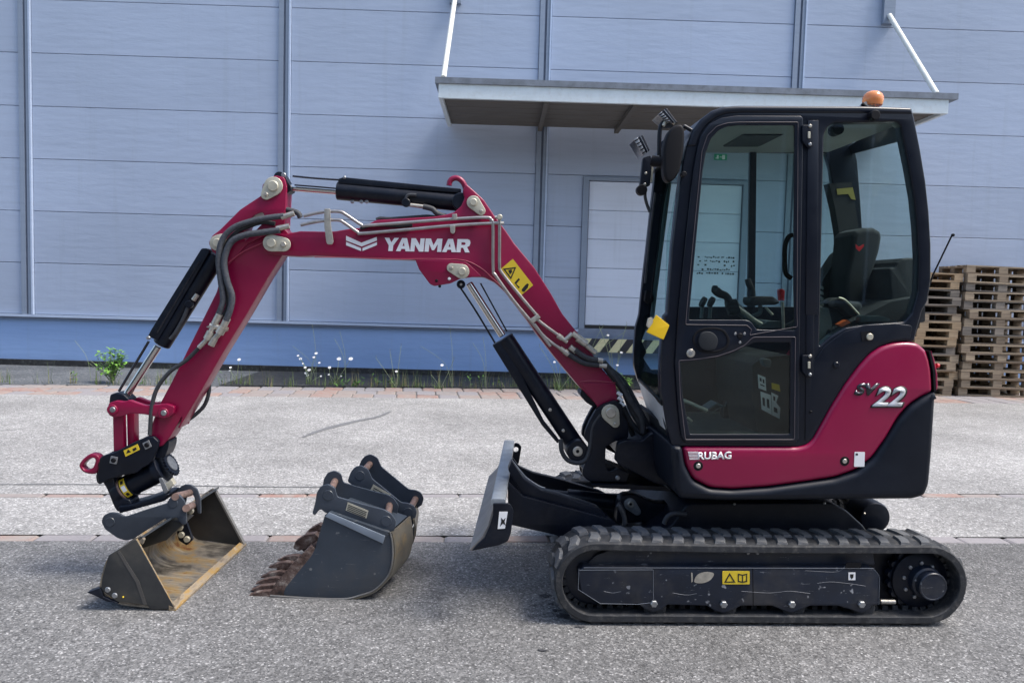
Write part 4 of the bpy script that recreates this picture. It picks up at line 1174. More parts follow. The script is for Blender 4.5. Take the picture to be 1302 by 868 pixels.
pinplate((338, 245), 25, (352, 230), 14, AD-.014, arm, 2.48, ZD)
# big hoses over the elbow
tubepx(ZD((548, 160), (500, 166), (440, 178), (385, 200), (352, 240), (342, 300), (348, 360), (356, 420), (350, 450), (338, 478)), AD-.045, .0145, 'sleeved_hose', HOSEG, arm, n=12, k=7)
tubepx(ZD((535, 205), (480, 212), (420, 222), (380, 245), (360, 300), (368, 360), (384, 410), (380, 450), (366, 490)), AD-.05, .0155, 'sleeved_hose', HOSEG, arm, n=12, k=7)
tubepx(ZD((520, 185), (480, 180), (430, 195), (400, 210), (370, 245), (357, 300), (365, 380), (372, 440), (352, 485)), AD-.02, .011, 'rubber_hose', HOSE, arm, n=8)
tubepx(ZD((556, 140), (590, 150), (600, 165)), BD+.02, .014, 'rubber_hose', HOSE, arm, n=8)
for pts, r in ((((540, 165), (580, 152)), .014), (((525, 200), (565, 192)), .014), (((345, 470), (330, 500)), .018), (((330, 500), (318, 525)), .014), (((318, 525), (306, 548)), .020), (((306, 548), (280, 575)), .012),
               (((370, 482), (356, 510)), .018), (((356, 510), (344, 530)), .022), (((344, 530), (330, 545)), .014), (((330, 545), (318, 568)), .017), (((315, 505), (360, 515)), .014)):
    tubepx(ZD(*pts), AD-.045, r, 'pipe_fitting', ZINC, arm, n=10)
P('hose_bracket', ZINC, rounded(ZD((302, 510), (320, 500), (372, 512), (368, 525), (330, 520)), 1), AD-.03, AD-.014, parent=arm)
tubepx(ZD((278, 578), (240, 615), (190, 650), (150, 700), (132, 760), (125, 850)), AD-.03, .010, 'rubber_hose', HOSE, arm, n=10)
tubepx(ZD((310, 660), (312, 710), (295, 760), (250, 800), (220, 812)), AD+AW+.01, .010, 'rubber_hose', HOSE, arm, n=10)

# bucket cylinder
BCD = AD+AW/2
b1 = cyl_between(ZD((338, 285))[0], ZD((162, 565))[0], BCD, .044, 'bucket_cylinder', BLACK)
P('cylinder_guard', BLACK, rounded(ZD((288, 262), (306, 262), (314, 272), (150, 552), (118, 540), (128, 520)), 2), BCD-.05, BCD+.03, parent=b1, bevel=.003)
P('guard_slot', DARKCH, rounded(ZD((280, 302), (284, 304), (150, 530), (146, 527)), .5), BCD-.053, BCD-.0495, parent=b1)
cyl_between(ZD((152, 570))[0], ZD((50, 728))[0], BCD, .019, 'cylinder_rod', CHROME, b1)
tubepx(ZD((122, 555), (28, 712)), BCD-.03, .007, 'guide_rod', DARKCH, b1, n=8)
c = ZD((252, 438))[0]; disc('hose_port', BLACK, c[0], c[1], BCD-.045, .02, .02, b1)
tubepx(ZD((262, 425), (275, 408)), BCD-.06, .012, 'hose_fitting', ZINC, b1, n=8)
tubepx(ZD((245, 450), (228, 490), (205, 530), (190, 548)), BCD-.055, .010, 'rubber_hose', HOSE, b1, n=8)
c = ZD((122, 544))[0]; disc('bolt', BOLT, c[0], c[1], BCD-.05, .010, .01, b1)
P('rod_clevis', BLACK, rounded(ZN((450, 105), (455, 70), (478, 62), (510, 68), (535, 90), (530, 110), (500, 125), (470, 125)), 2.5), BCD-.045, BCD+.045, parent=b1, bevel=.006)

# linkage
lk = P('link_bar', RED, rounded(ZN((444, 132, 7), (450, 105, 6), (480, 95), (510, 100), (535, 92), (560, 102), (600, 115), (650, 112), (690, 108, 6), (722, 120, 8), (718, 150, 8), (690, 170), (655, 165), (600, 152), (540, 148), (505, 160), (470, 165, 7), (450, 155, 6)), 2.5), AD-.035, AD-.005, bevel=.004)
P('link_bar', RED, rounded(ZN((444, 132, 7), (450, 105, 6), (480, 95), (510, 100), (535, 92), (560, 102), (600, 115), (650, 112), (690, 108, 6), (722, 120, 8), (718, 150, 8), (690, 170), (655, 165), (600, 152), (540, 148), (505, 160), (470, 165, 7), (450, 155, 6)), 2.5), AD+AW+.005, AD+AW+.035, ref=AD+.03, bevel=.004)
for x, y in ((466, 132), (677, 146)):
    c = ZN((x, y))[0]; disc('pin_boss', RED, c[0], c[1], AD-.035, .026, .008, lk); disc('pivot_pin', BOLT, c[0], c[1], AD-.043, .014, .004, lk)
lb = P('bucket_link', RED, ZN((466, 140), (508, 148), (512, 300), (470, 305)), AD-.003, AD+.035, bevel=.003)
P('bucket_link', RED, ZN((508, 150), (538, 145), (540, 275), (512, 300)), AD+.04, AD+.10, ref=AD-.003, bevel=.003)

# ---------------------------------------------------------------- tilting quick coupler
tc = P('tilt_coupler', BLACK, rounded(ZI((205, 400), (215, 350), (225, 260), (262, 238), (340, 218), (420, 176), (510, 130), (595, 92, 8), (650, 92, 8), (690, 130, 8), (682, 175), (640, 290), (600, 325), (570, 335), (520, 380), (400, 400), (300, 430), (235, 465), (215, 450)), 3), AD-.04, AD-.01, bevel=.006)
P('coupler_cheek', BLACK, rounded(ZI((205, 400), (215, 350), (225, 260), (262, 238), (340, 218), (420, 176), (510, 130), (595, 92, 8), (650, 92, 8), (690, 130, 8), (682, 175), (640, 290), (600, 325), (570, 335), (520, 380), (400, 400), (300, 430), (235, 465), (215, 450)), 3), AD+AW+.0, AD+AW+.03, ref=AD+.04, parent=tc, bevel=.006)
P('coupler_web', BLACK, rounded(ZI((225, 330), (600, 250), (620, 300), (560, 350), (400, 400), (300, 430), (235, 465), (215, 450), (205, 400)), 3), AD-.009, AD+AW-.001, ref=AD, parent=tc)
P('arm_foot', BLACK, rounded(ZI((640, 170), (775, 120), (770, 180), (740, 255), (690, 262), (650, 250)), 3), AD+.01, AD+AW-.01, parent=tc)
for cx_, cy_, a in ((337, 278, .2), (600, 158, -.45)):
    sq = [(cx_+40*math.cos(a+k*PI/2+.78), cy_+40*math.sin(a+k*PI/2+.78)) for k in range(4)]
    w = P('pin_keeper', BOLT, rounded(ZI(*sq), 1), AD-.046, AD-.04, parent=tc, bevel=.001)
    disc('pivot_pin', TRIM, *ZI((cx_, cy_))[0], AD-.046, .012, .007, w)
st = P('warning_sticker', YEL, ZI((415, 202), (525, 150), (543, 195), (432, 250)), AD-.0425, AD-.0395, parent=tc)
P('warning_print', DECBLACK, ZI((438, 225), (450, 192), (475, 212)), AD-.0437, AD-.042, parent=st)
P('warning_print', DECBLACK, ZI((485, 190), (512, 175), (520, 192), (494, 208)), AD-.0437, AD-.042, parent=st)
ring = P('safety_hook', RED, catmull(ZI((65, 330), (80, 285), (130, 240), (165, 228), (215, 245), (232, 300), (205, 375), (160, 388), (100, 372)), 4), AD-.02, AD+.03, holes=[catmull(ZI((90, 322), (130, 278), (172, 262), (192, 280), (172, 335), (125, 358), (100, 345)), 4)], bevel=.006)
P('hook_base', TRIM, circ(*ZI((262, 318))[0], 8, 18), AD-.03, AD+.04, parent=tc, bevel=.004)
# rotary drive: axis runs from lower left to upper right
ra, rb = at(*ZI((395, 520))[0], AD+.05), at(*ZI((705, 352))[0], AD+.05)
ax = (rb-ra).normalized(); L = (rb-ra).length
rd = MB().lathe(ra-ax*.03, ax, [(0, .05), (.006, .065), (.03, .07), (.05, .07), (.052, .062), (.10, .062), (.102, .055), (.16, .058), (L+.01, .06), (L+.016, .075), (L+.05, .075), (L+.054, .068)], 30).build('rotary_drive', BLACK, EX)
MB().lathe(ra+ax*.018, ax, [(0, .066), (.002, .0668), (.010, .0668), (.012, .066)], 30).build('seal_ring', RUSTP, rd)
sk = MB()
# sticker wrapped on the drive
nn = 8; up = Vector((0, 0, 1)); side = ax.cross(Vector((0, 1, 0))).normalized()
fdir = Vector((0, -1, 0)); fdir = (fdir-ax*fdir.dot(ax)).normalized(); sdir = ax.cross(fdir)
for t0, t1, mt, nm, a0, a1, rr in ((.035, .066, YEL, 'warning_sticker', -.95, .8, .0630), (.040, .061, WHITE, 'warning_print', -.3, .2, .0637), (.043, .058, DECBLACK, 'warning_print', -.75, -.45, .0637), (.043, .058, DECBLACK, 'warning_print', .35, .62, .0637)):
    V = []; 
    for k in range(nn+1):
        a = a0+(a1-a0)*k/nn; q = (fdir*math.cos(a)+sdir*math.sin(a))*rr
        V += [ra+ax*t0+q, ra+ax*t1+q]
    MB().add(V, [(2*k, 2*k+1, 2*k+3, 2*k+2) for k in range(nn)]).build(nm, mt, rd)
gm = MB(); c = rb+ax*.055
V = []; n = 22
for k in range(n*2):
    a = 2*PI*k/(n*2); r = .066 if k % 2 else .058
    V.append(c+(fdir*math.cos(a)+sdir*math.sin(a))*r)
gm.prism(V, ax*.012); gm.build('toothed_ring', BLACK, rd, ang=20)
MB().lathe(c+ax*.012, ax, [(0, .04), (.004, .04), (.006, .026)], 20).build('end_cap', BOLT, rd)
P('coupler_neck', BLACK, rounded(ZI((235, 430), (330, 400), (360, 560), (470, 590), (480, 640), (370, 692), (340, 650), (280, 500)), 4), AD-.01, AD+.09, bevel=.008)
P('coupler_saddle', BLACK, rounded(ZI((370, 640), (470, 630), (600, 590), (740, 540), (780, 545), (740, 600), (560, 650), (380, 700)), 3), AD-.02, AD+.12, bevel=.006)
P('lock_block', PINM, ZI((740, 470), (790, 425), (815, 470), (765, 512)), AD-.015, AD+.02, bevel=.002)
P('lock_arm', BOLT, rounded(ZI((690, 420), (720, 415), (770, 520), (745, 545), (725, 520)), 2), AD-.02, AD+.03, bevel=.002)

# ---------------------------------------------------------------- attached grading bucket
gb = MF.ground(222, 775) + BASE
BN = gb.y                                     # depth of its near side plate
gf = MF.ground(310, 694) + BASE
BFAR = gf.y
sgn = lambda o: o
def bpt(x, y): return MF.at(*ZG((x, y))[0], BN)
side_poly = ZG((225, 556), (130, 612), (108, 690), (104, 730), (160, 772), (265, 784), (272, 799), (360, 799))
bs = P('grading_bucket', SIDE, rounded(side_poly, 2.5), BN-.01, BN+.002, bevel=.002)
# shell inner skin: from the top lip round the back to the cutting edge
prof2 = ZG((228, 556), (180, 590), (135, 625), (112, 690), (112, 735), (165, 772), (270, 786), (350, 795))
prof2 = catmull(prof2, 5, False)
# extend along the machine's depth with the slight swing of the bucket measured on the ground
near3 = [MF.at(p[0], p[1], BN) for p in prof2]
shift = (gf.x-gb.x); W_ = BFAR-BN
far3 = [Vector((q.x+shift, q.y+W_, q.z)) for q in near3]
MB().sheet(near3, far3, -.010).build('bucket_shell', INSIDE, bs, ang=50)
e0 = MF.at(*ZG((338, 797))[0], BN-.012); e1 = MF.at(*ZG((362, 798))[0], BN-.012)
th = Vector((0, 0, .016))
dv = Vector((shift*1.03, W_+.024, 0))
ed = e1-e0
MB().hexa([e0-th*.5, e1-th*.4, e1+dv-th*.4, e0+dv-th*.5, e0+th, e1+th*.2, e1+dv+th*.2, e0+dv+th]).build('cutting_edge', EDGE, bs, smooth=False)
# far side plate
MB().prism([Vector((MF.at(p[0], p[1], BN).x+shift, BFAR-BY-.006, MF.at(p[0], p[1], BN).z)) for p in rounded(side_poly, 2.5)], (0, .012, 0)).build('side_plate', SIDE, bs)
# light edges of the plates
def rim(a, b, d, w, name='plate_rim', mat=EDGE, dx=0):
    A, B = MF.at(*a, d), MF.at(*b, d); A.x += dx; B.x += dx
    MB().tube([A, B], w, 6).build(name, mat, bs)
rim(ZG((226, 556))[0], ZG((358, 797))[0], BN-.004, .0055)
P('lip_plate', INSIDE, ZG((225, 553), (240, 546), (252, 560), (246, 575)), BN, BN+.02, parent=bs)
ln = [MF.at(*p, BN) for p in ZG((228, 556), (246, 545))]
MB().hexa([ln[0]+Vector((0, 0, -.012)), ln[1]+Vector((0, 0, -.012)), ln[1]+dv+Vector((0, -.02, -.012)), ln[0]+dv+Vector((0, -.02, -.012)), ln[0], ln[1], ln[1]+dv+Vector((0, -.02, 0)), ln[0]+dv+Vector((0, -.02, 0))]).build('lip_beam', BLUEG, bs, smooth=False)
# far plate broad rim
fr_a = MF.at(*ZG((226, 556))[0], BN); fr_b = MF.at(*ZG((358, 797))[0], BN)
A = Vector((fr_a.x+shift, BFAR-BY-.012, fr_a.z)); B = Vector((fr_b.x+shift, BFAR-BY-.012, fr_b.z))
uvec = Vector((-.028, 0, -.012))
MB().hexa([A, B, B+Vector((0, .03, 0)), A+Vector((0, .03, 0)), A-uvec*.3, B-uvec*.3, B-uvec*.3+Vector((0, .03, 0)), A-uvec*.3+Vector((0, .03, 0))]).build('plate_rim', STEEL, bs, smooth=False)
P('wear_corner', BLACK, rounded(ZG((55, 740), (100, 725), (112, 755), (165, 778), (120, 770), (85, 752)), 1), BN-.014, BN+.03, parent=bs, bevel=.002)
for x, y, mt in ((128, 730, BOLT), (152, 750, BOLT), (181, 755, YEL)):
    c = ZG((x, y))[0]; disc('bolt', mt, c[0], c[1], BN-.01, .013 if mt is BOLT else .004, .006, bs, n=12)
P('wear_strip', paint('light worn line', (.075, .07, .065), .5), ZG((160, 600), (168, 596), (235, 700), (262, 782), (250, 782), (224, 705)), BN-.0115, BN-.0098, parent=bs)
# hanger ears on the bucket
EN = D0+.44
ear_poly = rounded(ZG((105, 497, 9), (112, 475, 9), (135, 464, 9), (165, 468), (185, 480), (260, 455), (335, 432), (345, 408), (372, 402), (392, 425), (398, 470), (398, 505), (385, 508), (365, 480), (345, 490), (290, 520), (225, 553), (190, 562), (160, 552), (118, 522, 6)), 3)
P('bucket_ear', BLUEE, ear_poly, EN, EN+.014, parent=bs, bevel=.002)
ear2 = ZG((330, 432), (350, 402), (372, 380), (392, 368), (415, 370), (435, 385), (447, 420), (448, 470), (438, 468), (425, 410), (415, 395), (400, 400), (396, 430), (380, 450))
P('bucket_ear', BLUEE, rounded(ear2, 2), EN+.24, EN+.254, parent=bs, bevel=.002)
P('ear_gusset', SIDE, ZG((285, 520), (345, 490), (392, 500), (330, 560), (240, 590), (225, 560)), EN+.015, EN+.15, parent=bs, bevel=.002)
for (x0_, y0_), (x1_, y1_) in (((360, 410), (412, 396)), ((398, 450), (420, 440))):
    a = MF.at(*ZG((x0_, y0_))[0], EN-.004); b = MF.at(*ZG((x1_, y1_))[0], EN+.25)
    MB().tube([a, b], .018, 14).build('bucket_pin', RUSTP, bs)
for x, y in ((135, 497), (353, 432)):
    c = ZG((x, y))[0]
    MB().lathe(MF.at(c[0], c[1], EN), (0, -1, 0), [(0, .024), (.003, .022)], 20).build('pin_boss', BLUEE, bs)
for x, y in ((378, 515), (383, 540), (402, 555), (415, 458)):
    c = ZG((x, y))[0]; disc('bolt', PINM, c[0], c[1], EN+.2, .016, .014, bs, n=14)
P('bolt_plate', BLACK, rounded(ZG((360, 500), (395, 490), (420, 560), (400, 578), (372, 560)), 2), EN+.2, EN+.22, parent=bs)

# ---------------------------------------------------------------- upper body
HN, HF = D0+.035, D0+1.34
sk_out = ZB((212, 528), (216, 640), (226, 695, 10), (245, 720, 8), (400, 728), (1085, 722), (1125, 710, 12), (1142, 670), (1152, 560), (1161, 420), (1166, 332), (1145, 340), (1115, 356), (1070, 388), (1030, 435), (985, 508), (940, 575), (880, 622),
            (800, 648), (700, 662), (560, 681), (430, 690), (350, 685), (290, 655), (262, 600), (250, 530))
skirt = P('counterweight', NAVY, rounded(sk_out, 5), HN-.012, HF, bevel=.03, bseg=4)
red_out = ZB((250, 533), (262, 600), (288, 648), (350, 680), (430, 685), (560, 676), (700, 657), (800, 642), (880, 614), (935, 570), (985, 500), (1028, 425), (1070, 379), (1115, 350), (1152, 336), (1148, 260), (1140, 215), (1128, 185, 8), (1100, 160, 10), (1060, 154),
             (1010, 158), (965, 172), (925, 200), (885, 245), (835, 312), (785, 392), (745, 465), (722, 505), (702, 524), (670, 534))
red = P('side_cover', REDB, rounded(red_out, 6), HN, HN+.5, bevel=.022, bseg=4)
P('engine_hood', REDB, rounded(ZB((925, 215), (965, 175), (1010, 160), (1075, 154), (1120, 170, 20), (1146, 220), (1158, 290), (1163, 336), (1150, 500), (900, 560), (800, 400)), 6), HN+.012+.49, HF-.01, ref=HN+.012, bevel=.03, bseg=4)
P('hood_gap', TRIM, rounded(ZB((1133, 185), (1140, 185), (1157, 260), (1160, 333), (1153, 336), (1149, 262)), 2), HN+.002, HN+.5, ref=HN+.004)
P('hood_edge', REDB, rounded(ZB((1140, 183), (1155, 215), (1166, 270), (1168, 322), (1159, 332), (1157, 262)), 2), HN+.008, HN+.5, ref=HN+.008, bevel=.004)
MB().lathe(at(*ZB((1166, 240))[0], HN+.03), (1, 0, 0), [(-.005, .012), (.006, .010)], 12).build('hood_bumper', REDKN, EX)
for x, y in ((305, 600), (832, 583)):
    c = ZB((x, y))[0]
    disc('catch_ring', TRIM, c[0], c[1], HN, .022, .0015, red, bev=.001); disc('catch', ZINC, c[0], c[1], HN-.0015, .011, .004, red, bev=.002)
P('white_sticker', WHITE, rounded(ZB((868, 550), (905, 550), (903, 603), (866, 603)), 1), HN-.002, HN, parent=red)
P('sticker_print', DECBLACK, ZB((872, 555), (880, 555), (880, 562), (872, 562)), HN-.003, HN-.0018, parent=red)
# RUBAG: five thin lines and the word
for k in range(6):
    y = 549+k*5.2
    P('emblem', WHITE, ZB((268+k*1.2, y), (304+k*.5, y), (303+k*.5, y+2.2), (268+k*1.2, y+2.2)), HN-.0018, HN+.001, parent=red)
lettering('RUBAG', red, WHITE, ZB((303, 578))[0], ZB((424, 576))[0], 28/2.83, HN-.0018, MF, bold=.035)
bdg = lettering('SV', red, DARKCH, ZB((866, 347))[0], ZB((958, 347))[0], 44/2.83, HN-.0035, MF, bold=.06, shear=.3, name='badge_lettering', ext=.004)
lettering('22', red, DECBLACK, ZB((925, 391))[0], ZB((1054, 391))[0], 78/2.83, HN-.003, MF, bold=.055, shear=.3, name='badge_outline', ext=.0035)
lettering('22', red, SILVER, ZB((931, 387))[0], ZB((1048, 387))[0], 70/2.83, HN-.0062, MF, bold=.032, shear=.3, name='badge_lettering', ext=.003)

# ---------------------------------------------------------------- cab
CN, CF = D0+.05, D0+.95
cab_out = ZB((212, 530), (190, 450), (170, 330), (171, 200), (184, 60)) + ZA((195, 845), (213, 600), (236, 400), (250, 300), (264, 235), (285, 185), (315, 145), (355, 115), (400, 100), (450, 97), (900, 99), (1074, 104), (1085, 150), (1105, 250), (1125, 370), (1137, 480), (1144, 600), (1144, 720), (1132, 800)) + \
    ZB((1112, 40), (1090, 120), (1084, 152), (1050, 152), (1005, 156), (960, 171), (922, 197), (880, 243), (830, 312), (780, 392), (740, 465), (718, 505), (700, 523), (668, 532))
door_hole = ZA((262, 849), (285, 650), (318, 320), (330, 255), (350, 205), (385, 165), (440, 150), (672, 150)) + ZB((668, 40), (652, 500), (645, 508), (275, 508), (262, 490), (240, 380), (230, 235))
rear_hole = [(1048, 172), (1052, 162), (1060, 156), (1140, 154.5), (1146, 160), (1149, 177), (1156.5, 214), (1163, 251), (1167, 290), (1169, 330), (1168, 370), (1160, 398), (1150, 409), (1099, 413), (1075, 416.5), (1057, 427), (1042, 440)]
cab = P('cab_frame', FRAME, rounded(cab_out, 3), CN, CN+.06, holes=[rounded(door_hole, 3), rounded(rear_hole, 2)], bevel=.008, bseg=3)
# far side frame, traced through the near windows at its own depth
far_out = [(862, 560)] + ZB((105, 330), (86, 285), (74, 240), (73, 190), (80, 100)) + ZA((93, 849), (106, 720), (120, 600), (134, 470), (150, 340), (160, 260), (175, 222), (230, 205), (800, 205)) + [(1084, 176), (1090, 205), (1094, 254), (1097, 300), (1098, 400), (1095, 470), (1095, 560)]
far_hole = ZB((120, 190), (102, 150)) + [(829, 400), (834, 350), (841, 290), (852, 222), (866, 196), (880, 192.6), (1050, 195), (1056, 215), (1062, 258), (1066, 300), (1064, 390), (860, 390), (850, 440), (840, 470), (828, 470), (818, 455)]
P('far_side_frame', FRAME, rounded(far_out, 3), CF-.04, CF, parent=cab, holes=[rounded(far_hole, 2)], bevel=.004)
P('window_bar', FRAME, [(953.5, 192), (962, 192), (960, 391), (951, 391)], CF-.05, CF-.03, parent=cab)
P('far_window', GLASS, [(870, 190), (1058, 192), (1068, 300), (1066, 392), (860, 392), (845, 395), (848, 300)], CF-.022, CF-.018, parent=cab)
# roof and headliner
roof_prof = ZA((262, 245), (285, 185), (315, 145), (355, 115), (400, 100), (450, 97), (900, 99), (1074, 104), (1080, 128), (900, 126), (460, 124), (405, 128), (370, 142), (335, 170), (312, 205), (300, 245))
P('roof', FRAME, rounded(roof_prof, 3), CN-.006, CF, parent=cab, bevel=.012, bseg=3)
P('headliner', HEADL, ZA((345, 165), (380, 140), (450, 132), (900, 134), (1070, 135), (1075, 148), (900, 148), (460, 148), (400, 160), (360, 182)), CN+.062, CF-.045, ref=CN+.03, parent=cab)
# roof lamp and console inside
P('roof_console', INTR, ZA((445, 180), (460, 170), (640, 172), (655, 185), (600, 205), (470, 205)), D0+.4, D0+.7, ref=D0+.4, parent=cab)
# rear face
def loftpart(name, mat, A, da, B, db, th, parent=cab):
    a = [at(*p, da) for p in A]; b = [at(*p, db) for p in B]
    return MB().sheet(a, b, th).build(name, mat, parent, ang=50)
rn = [(1149, 165), (1158, 205), (1165, 245), (1170, 290), (1173, 330), (1173, 370), (1170, 395)]
rf_ = [(1083, 188), (1088, 222), (1092, 254), (1094, 292), (1096, 328), (1096, 360), (1094, 384)]
loftpart('rear_window', GLASSR, rn, CN+.06, rf_, CF-.04, .004)
loftpart('rear_header', FRAME, [(1146, 140), (1150, 178)], CN+.055, [(1080, 186), (1083, 196)], CF-.04, .02)
loftpart('rear_panel', INTR, [(1171, 392), (1160, 420), (1150, 440), (1150, 560)], CN+.06, [(1094, 380), (1090, 400), (1088, 415), (1088, 540)], CF-.04, .02)
# windscreen and lower front
wn_ = ZA((262, 235), (246, 300), (232, 400), (209, 600), (191, 845)) + ZB((180, 60), (168, 200), (167, 330), (170, 372))
wf_ = ZA((196, 225), (182, 330), (170, 450), (152, 620), (132, 845)) + ZB((112, 60), (98, 150), (92, 240), (93, 292))
loftpart('windscreen', GLASSW, wn_, CN+.01, wf_, CF-.045, .004)
PAN = paint('lower front with painted grey reflection', (.5, .5, .5), .45, .0, var=.12, scale=4)  # reflected light is put into the pale matte base colour
loftpart('front_lower_panel', PAN, ZB((172, 378), (180, 425), (196, 478)), CN+.012, ZB((92, 298), (100, 335), (128, 420)), CF-.05, .006)
loftpart('windscreen_seal', TRIM, ZB((168, 366), (173, 384)), CN+.008, ZB((86, 285), (96, 305)), CF-.042, .010)
# wiper and linkage in front of the windscreen
tubepx(ZA((195, 380), (175, 480), (160, 620), (145, 700), (135, 790)), CF-.12, .004, 'wiper_arm', TRIM, cab, n=8)
tubepx([(851, 232), (842, 300), (833, 370), (829, 405)], CF-.06, .013, 'windscreen_rail', INTG, cab, n=8)
tubepx([(833, 245), (826, 300), (820, 360)], CF-.13, .007, 'windscreen_hose', HOSE, cab, n=8)
P('wiper_motor', TRIM, rounded(ZA((118, 760), (138, 765), (145, 800), (128, 812), (112, 800)), 2), CF-.08, CF+.0, parent=cab)
# floor
P('cab_floor', FLOORM, ZB((240, 500), (640, 505), (900, 505), (900, 520), (240, 520)), CN+.06, CF-.05, ref=CN+.06, parent=cab)
P('firewall', INTR, ZB((212, 470), (235, 470), (250, 520), (225, 520)), CN+.06, CF-.05, ref=CN+.06, parent=cab)

# door
DN = D0+.036
door_out = ZB((222, 232), (234, 400), (246, 497), (260, 516), (655, 517), (668, 503)) + ZA((672, 849), (682, 300), (683, 142), (676, 134), (440, 133), (388, 141), (345, 163), (315, 205), (301, 255), (286, 340), (262, 560), (233, 849))
glass_up = ZK((115, 625), (135, 420), (168, 60)) + ZA((322, 330), (333, 268), (352, 215), (380, 185), (410, 172), (450, 168), (652, 168)) + ZK((1080, 300), (1092, 722), (740, 716), (722, 690), (700, 655), (665, 632), (620, 625))
glass_lo = ZL((30, 236), (150, 224), (300, 202), (420, 165), (500, 125), (575, 88), (840, 88), (836, 762), (100, 762), (48, 480))
dr = P('door', FRAME, rounded(door_out, 2.5), DN, CN-.002, holes=[rounded(glass_up, 2.5), rounded(glass_lo, 2)], bevel=.004, bseg=2)
P('window_pane', GLASS, rounded(ZK((105, 635), (125, 420), (158, 60)) + ZA((318, 330), (329, 265), (348, 210), (378, 180), (410, 167), (450, 163), (657, 163)) + ZK((1098, 300), (1105, 735), (735, 728), (712, 695), (660, 642)), 2), DN+.006, DN+.010, parent=dr)
P('window_pane', GLASS, rounded(ZL((22, 228), (150, 216), (300, 194), (420, 157), (500, 117), (570, 80), (848, 80), (844, 770), (92, 770), (40, 482)), 2), DN+.006, DN+.010, parent=dr)
# thin seams round the panes and the handle panel
def outline(pts, d, r, name, mat, parent, r_c=2):
    L = [at(p[0], p[1], d) for p in rounded(pts, r_c)]
    L.append(L[0]); return MB().tube(L, r, 6, caps=False).build(name, mat, parent, ang=60)
outline(ZL((18, 222), (150, 212), (300, 190), (420, 150), (500, 110), (565, 50), (875, 48), (868, 802), (66, 802), (28, 480)), DN-.0005, .0022, 'seam_line', LINE, dr)
outline(ZA((318, 262), (338, 205), (372, 172), (410, 160), (450, 157), (664, 157), (660, 849), (662, 892)) + ZB((490, 130), (497, 110, 4), (480, 95, 3), (260, 92)) + ZA((262, 849), (285, 600)), DN-.0005, .0018, 'seam_line', LINE, dr)
hp = P('handle_recess', TRIM, [Vector(p) for p in catmull(ZB((285, 150), (300, 115), (345, 102), (395, 110), (418, 145), (405, 180), (360, 195), (310, 188)), 4)], DN-.003, DN+.001, parent=dr, bevel=.001,
       holes=[catmull(ZB((292, 150), (305, 122), (345, 109), (390, 116), (409, 146), (398, 174), (358, 187), (314, 181)), 4)])
P('door_handle', INTR, [Vector(p) for p in catmull(ZB((306, 150), (318, 122), (350, 118), (372, 135), (376, 155), (366, 180), (338, 186), (315, 176)), 4)], DN-.014, DN, parent=dr, bevel=.004)
c = ZB((278, 195))[0]; lk_ = disc('door_lock', ZINC, c[0], c[1], DN, .0195, .006, dr); disc('key_hole', BOLT, c[0], c[1], DN-.006, .010, .002, dr, bev=.001)
for x, y in ((438, 125), (471, 125), (455, 156)):
    c = ZB((x, y))[0]; disc('bolt', BOLT, c[0], c[1], DN, .0065, .003, dr, n=8, bev=.001)
c = ZB((455, 133))[0]; disc('button', TRIM, c[0], c[1], DN, .013, .004, dr)
# inner grab handle seen through the glass
tubepx(ZA((645, 562), (630, 570), (618, 600), (616, 650), (620, 700), (640, 718)), DN+.06, .011, 'grab_handle', TRIM, dr, n=10)
for yA, conv in ((205, ZA), (240, ZB)):
    h_ = P('hinge', BLACK, rounded(conv((680, yA-38), (718, yA-38), (720, yA+38), (708, yA+45), (695, yA+38), (680, yA+20)), 1.5), DN-.010, DN+.0, bevel=.002)
    P('hinge_pin', PINM, rounded(conv((700, yA-14), (709, yA-14), (709, yA+10), (700, yA+10)), .5), DN-.014, DN-.009, parent=h_, bevel=.001)
    for q in (-34, 32):
        c = conv((707, yA+q))[0]; disc('bolt', ZINC if q < 0 else BOLT, c[0], c[1], DN-.010, .008, .006, h_, n=8)
# rear side glass and details
P('side_window', GLASS, rounded([(1044, 170), (1049, 158), (1060, 152), (1142, 150), (1150, 158), (1160, 214), (1167, 251), (1171, 290), (1173, 330), (1172, 372), (1163, 402), (1152, 413), (1099, 417), (1077, 420), (1058, 431), (1040, 446)], 2), CN+.010, CN+.014, parent=cab)
P('pillar_trim', FRAME, ZA((700, 150), (738, 150), (735, 849), (692, 849)), CN-.005, CN, parent=cab, bevel=.002)
P('side_panel', FRAME, rounded(ZB((695, 10), (722, 10), (722, 225), (760, 170), (830, 118), (905, 94), (1020, 88), (1075, 96), (1068, 143), (1005, 148), (958, 162), (915, 192), (874, 236), (824, 305), (774, 385), (734, 458), (712, 498), (690, 512)), 3), CN-.004, CN+.001, bevel=.002, parent=cab)
for x, y, r, mt in ((921, 136, .016, PINM), (801, 237, .014, FRAME), (709, 405, .006, TRIM)):
    c = ZB((x, y))[0]; disc('button', mt, c[0], c[1], CN-.004, r, .008, cab)
P('latch_mount', TRIM, ZB((890, 118), (930, 114), (935, 150), (895, 152)), CN-.006, CN-.003, parent=cab)
